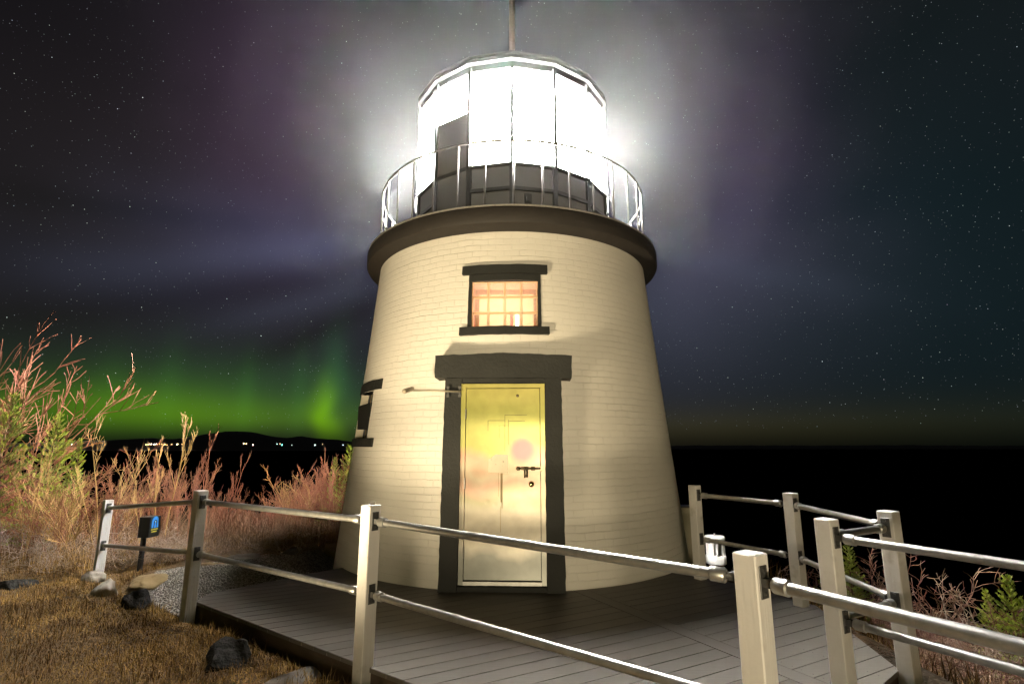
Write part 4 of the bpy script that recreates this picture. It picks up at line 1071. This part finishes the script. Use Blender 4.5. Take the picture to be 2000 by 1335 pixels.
# edging stones and rocks
RK = [
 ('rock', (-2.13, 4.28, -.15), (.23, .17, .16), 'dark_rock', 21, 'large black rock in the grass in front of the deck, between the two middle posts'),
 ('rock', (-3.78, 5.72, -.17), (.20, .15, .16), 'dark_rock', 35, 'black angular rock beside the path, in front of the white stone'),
 ('rock', (-4.45, 6.15, -.13), (.13, .12, .13), 'pale_rock', 14, 'rounded white stone lying at the edge of the path'),
 ('rock', (-5.30, 7.10, -.20), (.14, .10, .10), 'pale_rock', 45, 'pale stone against the foot of the leftmost post'),
 ('rock', (-1.53, 3.92, -.15), (.30, .15, .07), 'rock', 51, 'flat grey slab lying on the ground under the front rail'),
 ('rock', (-4.55, 7.15, -.24), (.46, .22, .10), 'tan_rock', 61, 'long flat tan rock beside the foot of the donation box'),
 ('rock', (-4.05, 7.65, -.25), (.42, .20, .13), 'tan_rock', 72, 'mossy tan slab at the back edge of the path, next to the dead grass'),
 ('rock', (-3.85, 8.05, -.20), (.34, .16, .11), 'rock', 81, 'flat edging stone on the far rim of the gravel path, leftmost of three'),
 ('rock', (-3.28, 8.32, -.18), (.30, .15, .11), 'rock', 92, 'flat edging stone on the far rim of the gravel path, middle of three'),
 ('rock', (-2.78, 8.55, -.15), (.24, .14, .12), 'tan_rock', 97, 'edging stone on the far rim of the gravel path, the one touching the tower'),
 ('rock', (-6.9, 7.1, -.20), (.32, .22, .17), 'rock', 108, 'low grey boulder sunk in the grass at the left edge of the picture'),
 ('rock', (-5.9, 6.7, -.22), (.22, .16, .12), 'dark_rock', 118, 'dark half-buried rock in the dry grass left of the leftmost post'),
]
for nm, loc, sz, mk, sd, lb in RK: rock(nm, loc, sz, MAT[mk], sd, lb, rz=sd*.7)

# ------------------------------------------------------------------ dry grass (stuff)
def edge_side(x, y):                                  # >0 behind the front fence line
    return (x+2.99)*.594 + (y-5.335)*.804
def grass(n, xr, yr, hmin, hmax, wid, dens, name, lean=1.2, seed=3):
    r = np.random.RandomState(seed); P = []
    while sum(len(p) for p in P) < n:
        x = r.uniform(*xr, n); y = r.uniform(*yr, n); k = r.rand(n) < dens(x, y); P.append(np.stack([x[k], y[k]], 1))
    P = np.concatenate(P)[:n]
    a = r.uniform(0, 2*pi, n); L = r.uniform(hmin, hmax, n)*(1+.8*vnoise(P[:, 0]*2.3, P[:, 1]*2.3)); tilt = np.abs(r.normal(.0, lean, n)).clip(0, 1.45)
    dx, dy = np.cos(a), np.sin(a); z0 = ground_h(P[:, 0], P[:, 1]) - .004
    b2 = a + pi/2 + r.uniform(-.6, .6, n); wx, wy = np.cos(b2)*wid, np.sin(b2)*wid
    s1 = np.sin(tilt*.7); c1 = np.cos(tilt*.7); s2 = np.sin(np.minimum(tilt*1.25, 1.5)); c2 = np.cos(np.minimum(tilt*1.25, 1.5))
    m = np.stack([P[:, 0]+dx*s1*L*.5, P[:, 1]+dy*s1*L*.5, z0+c1*L*.5], 1)
    t = np.stack([m[:, 0]+dx*s2*L*.5, m[:, 1]+dy*s2*L*.5, m[:, 2]+c2*L*.5], 1)
    w = np.stack([wx, wy, 0*wx], 1); b = np.stack([P[:, 0], P[:, 1], z0], 1)
    V = np.stack([b-w, b+w, m+w*.8, m-w*.8, t], 1).reshape(-1, 3); i = 5*np.arange(n)
    F = np.concatenate([np.stack([i, i+1, i+2], 1), np.stack([i, i+2, i+3], 1), np.stack([i+3, i+2, i+4], 1)])
    tone = np.clip(.42 + .9*vnoise(P[:, 0]*1.1+7, P[:, 1]*1.1+2) + .7*vnoise(P[:, 0]*4.3, P[:, 1]*4.3+9) + r.normal(0, .24, n), 0, 1)
    return npmesh(name, V, F, MAT['grass'], tone=np.repeat(tone, 5))
def dlawn(x, y):
    k = (edge_side(x, y) < -.03) & (x < .9)
    k = k | ((x < -4.8) & (y > 5.5)); k &= ~inpoly(x, y, path_pts)
    return k*(1.15-.09*np.hypot(x+1.5, y-3))
o = grass(190000, (-9.5, .9), (2.0, 9.5), .018, .060, .0024, dlawn, 'dry_grass', 1.7, 3); tag(o, 'short matted dead grass on the left foreground', 'grass', kind='stuff')
def dleaf(x, y): return dlawn(x, y)*(.4 + (vnoise(x*3, y*3) > 0)*.6)
o = grass(900, (-8.5, .9), (2.0, 8.5), .02, .045, .010, dleaf, 'leaf_litter', 1.9, 31); tag(o, 'scattered dead leaves and chips lying on the matted grass', 'leaves', kind='stuff')
o.data.materials[0] = MAT['brush']
def dtuft(x, y):
    return (vnoise(x*2.1, y*2.1) > .12)*dlawn(x, y)*1.0 + ((edge_side(x, y) > -.28) & (edge_side(x, y) < -.02) & (x < .9))*.35
o = grass(12000, (-9.5, .9), (2.0, 8.5), .06, .13, .0022, dtuft, 'grass_tufts', 1.1, 5); tag(o, 'longer tufts of dead grass along the deck edge and in the lawn', 'grass', kind='stuff')
def dback(x, y):
    k = (y > 8.75 - .0*x) | ((x < -5.6) & (y > 7.4)); k &= (x < -1.9)
    front_ = (x < -3.0) | (y > 8.6)
    return (k & front_ & ~inpoly(x, y, path_pts))*1.0
o = grass(18000, (-12, -1.9), (7.3, 10.0), .12, .34, .003, dback, 'tall_dead_grass', .55, 7); tag(o, 'tall bleached grass at the foot of the thicket on the left', 'grass', kind='stuff')
def dright(x, y): return ((x > 2.95) | ((y < 3.7) & (x > 2.5)))*(~((y > 6.5) & (x < .42*y)))*1.0
o = grass(24000, (2.6, 8.5), (1.5, 9.5), .12, .32, .003, dright, 'slope_grass', .7, 9); tag(o, 'dead grass on the slope right of the deck', 'grass', kind='stuff')

# ------------------------------------------------------------------ shrubs
def grow(mb, p, d, L, r, depth, R, up=.25, nseg=4, wob=.18, split=3, ang=(25, 50), ratio=.55, fmin=.25):
    pts = [p]; rad = [r]; dirs = []
    for i in range(nseg):
        d = (d + Vector((R.gauss(0, wob), R.gauss(0, wob), R.gauss(0, wob)*.6 + up*.12))).normalized()
        p = p + d*(L/nseg); pts.append(p); rad.append(max(r*(1-.75*(i+1)/nseg), .0026)); dirs.append(d)
    mb.tube(pts, rad, 5 if r > .008 else 3, caps=False)
    if depth <= 0: return
    for k in range(split):
        t = R.uniform(fmin, .95); i = min(int(t*nseg), nseg-1); q = pts[i].lerp(pts[i+1], t*nseg-i)
        ax = dirs[i].cross(Vector((R.gauss(0, 1), R.gauss(0, 1), R.gauss(0, 1)))).normalized()
        nd = (Matrix.Rotation(radians(R.uniform(*ang)), 3, ax) @ dirs[i])
        nd = (nd + Vector((0, 0, up*.5))).normalized()
        grow(mb, q, nd, L*ratio*R.uniform(.6, 1.2)*(1.15-t*.5), max(rad[i]*.68, .0031), depth-1, R, up, max(3, nseg-1), wob, split, ang, ratio, fmin)
def shrub_mesh(kind, seed):
    R = random.Random(seed); mb = MB()
    if kind == 'upright':                             # red-stemmed, broom-like, 2 m
        for k in range(10):
            a = R.uniform(0, 2*pi); t = abs(R.gauss(0, .30)); d = Vector((cos(a)*t, sin(a)*t, 1)).normalized()
            grow(mb, Vector((cos(a)*.12*R.random(), sin(a)*.12*R.random(), -.05)), d, R.uniform(1.1, 2.0), R.uniform(.007, .011), 2, R, .5, 7, .09, 7, (20, 40), .34, .25)
    elif kind == 'sapling':                           # one leader with close upswept side shoots
        for k in range(3):
            a = R.uniform(0, 2*pi); t = .10*k; d = Vector((cos(a)*t, sin(a)*t, 1)).normalized()
            L = 2.0 - .45*k
            grow(mb, Vector((cos(a)*.1*k, sin(a)*.1*k, -.05)), d, L, .011, 2, R, .8, 9, .05, 9, (22, 38), .30, .35)
    elif kind == 'forked':                            # bare tan stems forking high up
        for k in range(4):
            a = R.uniform(0, 2*pi); t = R.uniform(.15, .5); d = Vector((cos(a)*t, sin(a)*t, 1)).normalized()
            grow(mb, Vector((0, 0, -.05)), d, R.uniform(1.4, 2.05), .013, 2, R, .6, 7, .09, 5, (18, 40), .42, .4)
    elif kind == 'tangle':                            # low crooked pale twigs
        for k in range(13):
            a = R.uniform(0, 2*pi); t = R.uniform(.5, 2.2); d = Vector((cos(a)*t, sin(a)*t, 1)).normalized()
            grow(mb, Vector((cos(a)*.1, sin(a)*.1, -.03)), d, R.uniform(.6, 1.15), .0085, 2, R, .15, 6, .26, 5, (30, 70), .5, .2)
    elif kind == 'fountain':                          # arching wide bush
        for k in range(12):
            a = R.uniform(0, 2*pi); t = R.uniform(.2, 1.0); d = Vector((cos(a)*t, sin(a)*t, 1)).normalized()
            grow(mb, Vector((cos(a)*.1, sin(a)*.1, -.03)), d, R.uniform(.9, 1.5), .008, 2, R, .10, 6, .13, 6, (20, 42), .42, .2)
    return mb
KINDS = {}
for kind, mk, seeds in (('upright', 'red_twig', (1, 2, 3)), ('sapling', 'tan_twig', (4, 5)), ('forked', 'tan_twig', (6, 7)), ('tangle', 'grey_twig', (8, 9)), ('fountain', 'red_twig', (10, 11)), ('fountain', 'tan_twig', (16, 17)), ('upright', 'rust_twig', (18, 19)), ('tangle', 'dark_twig', (12, 13)), ('sapling', 'red_twig', (14, 15))):
    for s in seeds:
        mb = shrub_mesh(kind, s); me = bpy.data.meshes.new(kind+'_shrub'); me.from_pydata(mb.v, [], mb.f); me.materials.append(MAT[mk]); me.update()
        zmax = np.percentile([v[2] for v in mb.v], 99.7)
        KINDS.setdefault((kind, mk), []).append((me, zmax))
rs = random.Random(77)
def put_shrub(kind, mk, px, py, y, label, name='bare_shrub', group=None, squash=1.0):
    me, zm = rs.choice(KINDS[(kind, mk)])
    X, Yr, Zr = ray(px, py); k = y/Yr; x = X*k; ztop = CH + Zr*k; zb = gh(x, y)
    s = max(.25, (ztop-zb)/zm)
    o = bpy.data.objects.new(name, me); col.objects.link(o); o.location = (x, y, zb); o.rotation_euler = (rs.gauss(0, .04), rs.gauss(0, .04), rs.uniform(0, 6.28))
    o.scale = (s*squash, s*squash, s); tag(o, label, 'shrub', group); return o
U, TA = 'red_twig', 'tan_twig'
GL = 'bare shrubs of the thicket left of the lighthouse'
# individual ones that stand out against the sky
put_shrub('fountain', U, -25, 615, 9.3, 'tall pinkish bare shrub reaching high at the left edge of the picture', squash=.8)
put_shrub('fountain', U, 2, 645, 9.6, 'dense red-twigged bush behind the tall one at the left edge', squash=.7)
put_shrub('forked', TA, 232, 808, 8.3, 'pale tan sapling with two forked tips, tallest between the spruces and the red shrubs')
put_shrub('forked', TA, 95, 818, 7.9, 'thin bare tan stem rising in front of the second spruce', squash=.6)
put_shrub('sapling', TA, 352, 806, 9.0, 'orange-tipped upright shrub, tallest of those before the far harbour lights', squash=1.1)
put_shrub('sapling', U, 403, 828, 9.2, 'reddish upright shrub just right of the orange-tipped one')
put_shrub('sapling', U, 452, 880, 9.4, 'small upright red shrub at the dip of the thicket')
put_shrub('upright', U, 640, 886, 12.4, 'red-stemmed shrub close to the left side of the tower')
put_shrub('upright', U, 590, 900, 12.0, 'red-stemmed shrub second from the left side of the tower')
put_shrub('fountain', U, 200, 870, 8.8, 'spreading twiggy bush behind the leftmost post')
def region(px):
    for lim, w in ((60, 'at the very left edge'), (130, 'behind the two left spruces'), (205, 'left of the leftmost post'), (290, 'above the black donation box'), (375, 'between the donation box and the second post'), (450, 'just right of the second post'), (540, 'under the far hills'), (600, 'above the gravel path')):
        if px < lim: return w
    return 'next to the tower wall'
prof_x = [-60, 60, 120, 200, 260, 330, 400, 450, 490, 520, 560, 620, 670, 700]
prof_y = [830, 870, 880, 895, 905, 880, 885, 915, 975, 970, 915, 885, 885, 885]
for i in range(60):
    px = (-60 + 740*i/45) if i < 46 else 480 + 15*(i-46) + rs.uniform(-9, 9); y = rs.uniform(11.2, 13.2) if px > 500 else rs.uniform(9.2, 11.2) if px > 330 else rs.uniform(8.0, 10.5)
    py = float(np.interp(px, prof_x, prof_y)) + rs.uniform(5, 55)
    kind, mk = rs.choice([('upright', U), ('upright', 'rust_twig'), ('fountain', TA), ('fountain', U), ('upright', 'rust_twig'), ('sapling', U)])
    put_shrub(kind, mk, px, py, y, 'bare %s %s shrub in the thicket %s' % ({U: 'red-brown', 'rust_twig': 'rust-brown', TA: 'tan'}[mk], {'upright': 'upright', 'fountain': 'spreading', 'sapling': 'slender'}[kind], region(px)), group=GL)
for i in range(26):
    px = -40 + 700*i/25 + rs.uniform(-12, 12); y = rs.uniform(8.2, 9.1) if px > 330 else rs.uniform(7.6, 8.6)
    py = 985 + rs.uniform(0, 60) + max(0, px-350)*.08
    put_shrub('tangle', 'grey_twig', px, py, y, 'low pale tangled bush fronting the thicket ' + region(px), 'tangled_bush', 'pale tangled bushes fronting the thicket', 1.15)
# right slope
GR = 'dark bare bushes on the slope right of the deck'
put_shrub('tangle', 'grey_twig', 1880, 1140, 4.9, 'pale crooked branches rising from the slope beyond the right rails', 'tangled_bush')
put_shrub('tangle', 'grey_twig', 1960, 1170, 4.6, 'pale crooked bush at the right edge of the picture', 'tangled_bush')
for px, py, y in ((1600, 1100, 7.2), (1660, 1085, 7.0), (1700, 1130, 6.3), (1790, 1105, 6.6), (1830, 1115, 6.0), (1870, 1150, 6.2), (1760, 1160, 5.2), (1810, 1200, 4.9), (1900, 1175, 5.4), (1950, 1190, 5.0), (2000, 1160, 5.4), (1850, 1240, 4.3), (1930, 1260, 4.2), (1720, 1200, 5.0), (1560, 1120, 7.4), (1490, 1118, 8.4), (1515, 1112, 8.0), (1990, 1290, 3.9), (1790, 1270, 4.2), (2040, 1180, 4.8)):
    put_shrub(rs.choice(['tangle']), 'dark_twig', px, py, y, 'dark bare bush on the right slope, ' + ('behind the far corner posts' if px < 1500 else 'between the two nearer right posts' if px < 1700 else 'just right of the corner post' if px < 1820 else 'under the long top rail' if py < 1180 else 'low under the lower right rail'), 'tangled_bush', GR, 1.2)

# dead brush (stuff): a mat of broken stems filling the foot of the thicket
def sticks(n, sampler, hmin, hmax, w, name, seed, lean=.7):
    r = np.random.RandomState(seed); x, y = sampler(r, n)
    a = r.uniform(0, 2*pi, n); ti = np.abs(r.normal(0, lean, n)).clip(0, 1.5); L = r.uniform(hmin, hmax, n)
    d = np.stack([np.cos(a)*np.sin(ti), np.sin(a)*np.sin(ti), np.cos(ti)], 1)
    z = ground_h(x, y) + r.uniform(0, .25, n)**1.5
    b = np.stack([x, y, z], 1); m = b + d*L[:, None]*.5 + r.normal(0, .02, (n, 3)); e = m + d*L[:, None]*.5 + r.normal(0, .05, (n, 3))
    s = np.stack([-np.sin(a), np.cos(a), 0*a], 1)*w; s2 = np.stack([0*a+.3*w, 0*a-.3*w, 0*a+w], 1)
    V = np.stack([b-s, b+s, b+s2*1.5, m-s*.8, m+s*.8, m+s2*1.2, e-s*.3, e+s*.3, e+s2*.4], 1).reshape(-1, 3); i = 9*np.arange(n)[:, None]
    F = []
    for k in (0, 3):
        for (p, q) in ((0, 1), (1, 2), (2, 0)): F += [np.concatenate([i+k+p, i+k+q, i+k+3+q, i+k+3+p], 1)]
    F = np.concatenate(F); tone = np.clip(r.normal(.5, .28, n), 0, 1)
    return npmesh(name, V, F, MAT['brush'], tone=np.repeat(tone, 9), nside=4)
def samp_left(r, n):
    x = r.uniform(-12, -2.2, n*3); y = r.uniform(7.6, 11.2, n*3)
    k = (y > 8.55 + .10*(x+4)) & ((x < -5.2) | (y > 8.3)) & ~inpoly(x, y, path_pts) & (y > 7.9)
    return x[k][:n] if k.sum() >= n else np.resize(x[k], n), y[k][:n] if k.sum() >= n else np.resize(y[k], n)
o = sticks(12000, samp_left, .2, .6, .0028, 'brushwood', 3); tag(o, 'mat of bleached stems and twigs under the left thicket', 'brushwood', kind='stuff')
def samp_right(r, n):
    x = r.uniform(3.0, 8.0, n*2); y = r.uniform(2.2, 9, n*2); return x[:n], y[:n]
# ------------------------------------------------------------------ spruces
def spruce_mesh(seed, H=2.4):
    R = random.Random(seed); wood_ = MB(); P = []; D = []; Ls = []; T = []
    wood_.tube([(0, 0, -.1), (R.gauss(0, .02), R.gauss(0, .02), H*.5), (0, 0, H)], [.035, .02, .004], 6, caps=False)
    def needles(a, b, dens, ln, tip):
        d = b-a; L = d.length; n = max(2, int(L*dens*1.25)); d = d.normalized()
        for i in range(n):
            p = a + d*(L*(i+R.random())/n)
            v = Vector((R.gauss(0, 1), R.gauss(0, 1), R.gauss(0, 1))); v = (v - d*v.dot(d)).normalized()
            P.append(p); D.append((v*.8 + d*.75).normalized()); Ls.append(ln*1.35*R.uniform(.7, 1.2)); T.append(tip)
    z = .15
    while z < H-.05:
        t = z/H; rad = (1-t)**.8*H*.30*R.uniform(.75, 1.15)+.05; nb = 6 if t < .8 else 4; a0 = R.uniform(0, 6.28)
        for k in range(nb):
            a = a0 + 2*pi*k/nb + R.gauss(0, .2); rise = .25 + .7*t + R.gauss(0, .08)
            d = Vector((cos(a), sin(a), rise)).normalized(); L = rad*R.uniform(.7, 1.15)
            p0 = Vector((0, 0, z)); p1 = p0 + d*L*.6 - Vector((0, 0, .02)); p2 = p0 + d*L + Vector((0, 0, .05*L))
            wood_.tube([p0, p1, p2], [.008, .005, .002], 3, caps=False)
            needles(p0.lerp(p1, .3), p1, 190, .021, .2); needles(p1, p2, 240, .021, .8)
            for s in range(int(3+L*9)):
                u = R.uniform(.25, 1); q = p0.lerp(p2, u); sd = Vector((-sin(a), cos(a), R.uniform(-.15, .35)))*(1 if s % 2 else -1)
                e = q + (d*.7+sd*.7).normalized()*L*.42*(1.15-u)*R.uniform(.6, 1.2) + d*.02
                wood_.tube([q, e], [.003, .0015], 3, caps=False); needles(q, e, 240, .020, R.uniform(.2, 1))
        z += .085 + .11*(1-t)
    for k in range(3):
        needles(Vector((0, 0, H*.86)), Vector((0, 0, H)), 130, .022, 1)
    P = np.array(P); D = np.array(D); Ls = np.array(Ls)[:, None]; n = len(P)
    W = np.cross(D, np.array([0.3, .4, .85])); W /= np.linalg.norm(W, axis=1)[:, None]; W *= .0055
    V = np.stack([P-W, P+W, P+D*Ls+W*.5, P+D*Ls-W*.5], 1).reshape(-1, 3); F = (np.arange(4)[None]+4*np.arange(n)[:, None])
    mw = bpy.data.meshes.new('spruce_trunk'); mw.from_pydata(wood_.v, [], wood_.f); mw.materials.append(MAT['trunk'])
    o = npmesh('crown', V, F, MAT['needle'], nside=4); mn = o.data; bpy.data.objects.remove(o)
    return mw, mn, H
SP = [spruce_mesh(s) for s in (1, 2, 3)]
def put_spruce(px, py, y, label, i, wide=1.0, group=None, maxh=9):
    mw, mn, H = SP[i]; X, Yr, Zr = ray(px, py); k = y/Yr; x = X*k; zt = CH+Zr*k; zb = max(gh(x, y), zt-maxh); s = (zt-zb)/H
    r = empty('spruce_tree', (x, y, zb), rs.uniform(0, 6.28)); r.scale = (s*wide, s*wide, s); tag(r, label, 'tree', group)
    for nm, me in (('trunk', mw), ('crown', mn)):
        c = bpy.data.objects.new(nm, me); col.objects.link(c); c.parent = r
    return r
put_spruce(28, 768, 8.2, 'bright green young spruce at the left edge, tallest of the left spruces', 0, .85)
put_spruce(-45, 840, 7.9, 'spruce cut off by the left edge of the picture', 1, .95)
put_spruce(118, 806, 8.7, 'yellow-green young spruce second from the left edge', 1, .8)
put_spruce(158, 855, 9.2, 'small thin spruce right of the second spruce, behind tan twigs', 2, .55)
put_spruce(684, 868, 12.0, 'bright spruce tip peeping out from behind the left side of the tower', 2, .9)
put_spruce(655, 892, 12.3, 'yellow-green spruce among the red shrubs next to the tower', 0, .7)
put_spruce(1655, 1062, 6.4, 'small dark spruce seen between the right fence posts', 0, 1.0)
put_spruce(1610, 1108, 6.9, 'low spruce behind the nearer right post, left of the small dark one', 1, 1.0)
put_spruce(1965, 1122, 5.3, 'young green spruce near the right edge beyond the pipe rails', 2, .9)
put_spruce(1925, 1150, 5.6, 'short spruce just left of the young one near the right edge', 1, .8)
put_spruce(2030, 1120, 5.1, 'spruce at the very right edge of the picture', 0, .9)

# ------------------------------------------------------------------ mist lit by the lantern
hv = bpy.data.materials.new('sea_mist'); hv.use_nodes = True; nt = hv.node_tree; nt.nodes.clear()
nt.nodes.clear()
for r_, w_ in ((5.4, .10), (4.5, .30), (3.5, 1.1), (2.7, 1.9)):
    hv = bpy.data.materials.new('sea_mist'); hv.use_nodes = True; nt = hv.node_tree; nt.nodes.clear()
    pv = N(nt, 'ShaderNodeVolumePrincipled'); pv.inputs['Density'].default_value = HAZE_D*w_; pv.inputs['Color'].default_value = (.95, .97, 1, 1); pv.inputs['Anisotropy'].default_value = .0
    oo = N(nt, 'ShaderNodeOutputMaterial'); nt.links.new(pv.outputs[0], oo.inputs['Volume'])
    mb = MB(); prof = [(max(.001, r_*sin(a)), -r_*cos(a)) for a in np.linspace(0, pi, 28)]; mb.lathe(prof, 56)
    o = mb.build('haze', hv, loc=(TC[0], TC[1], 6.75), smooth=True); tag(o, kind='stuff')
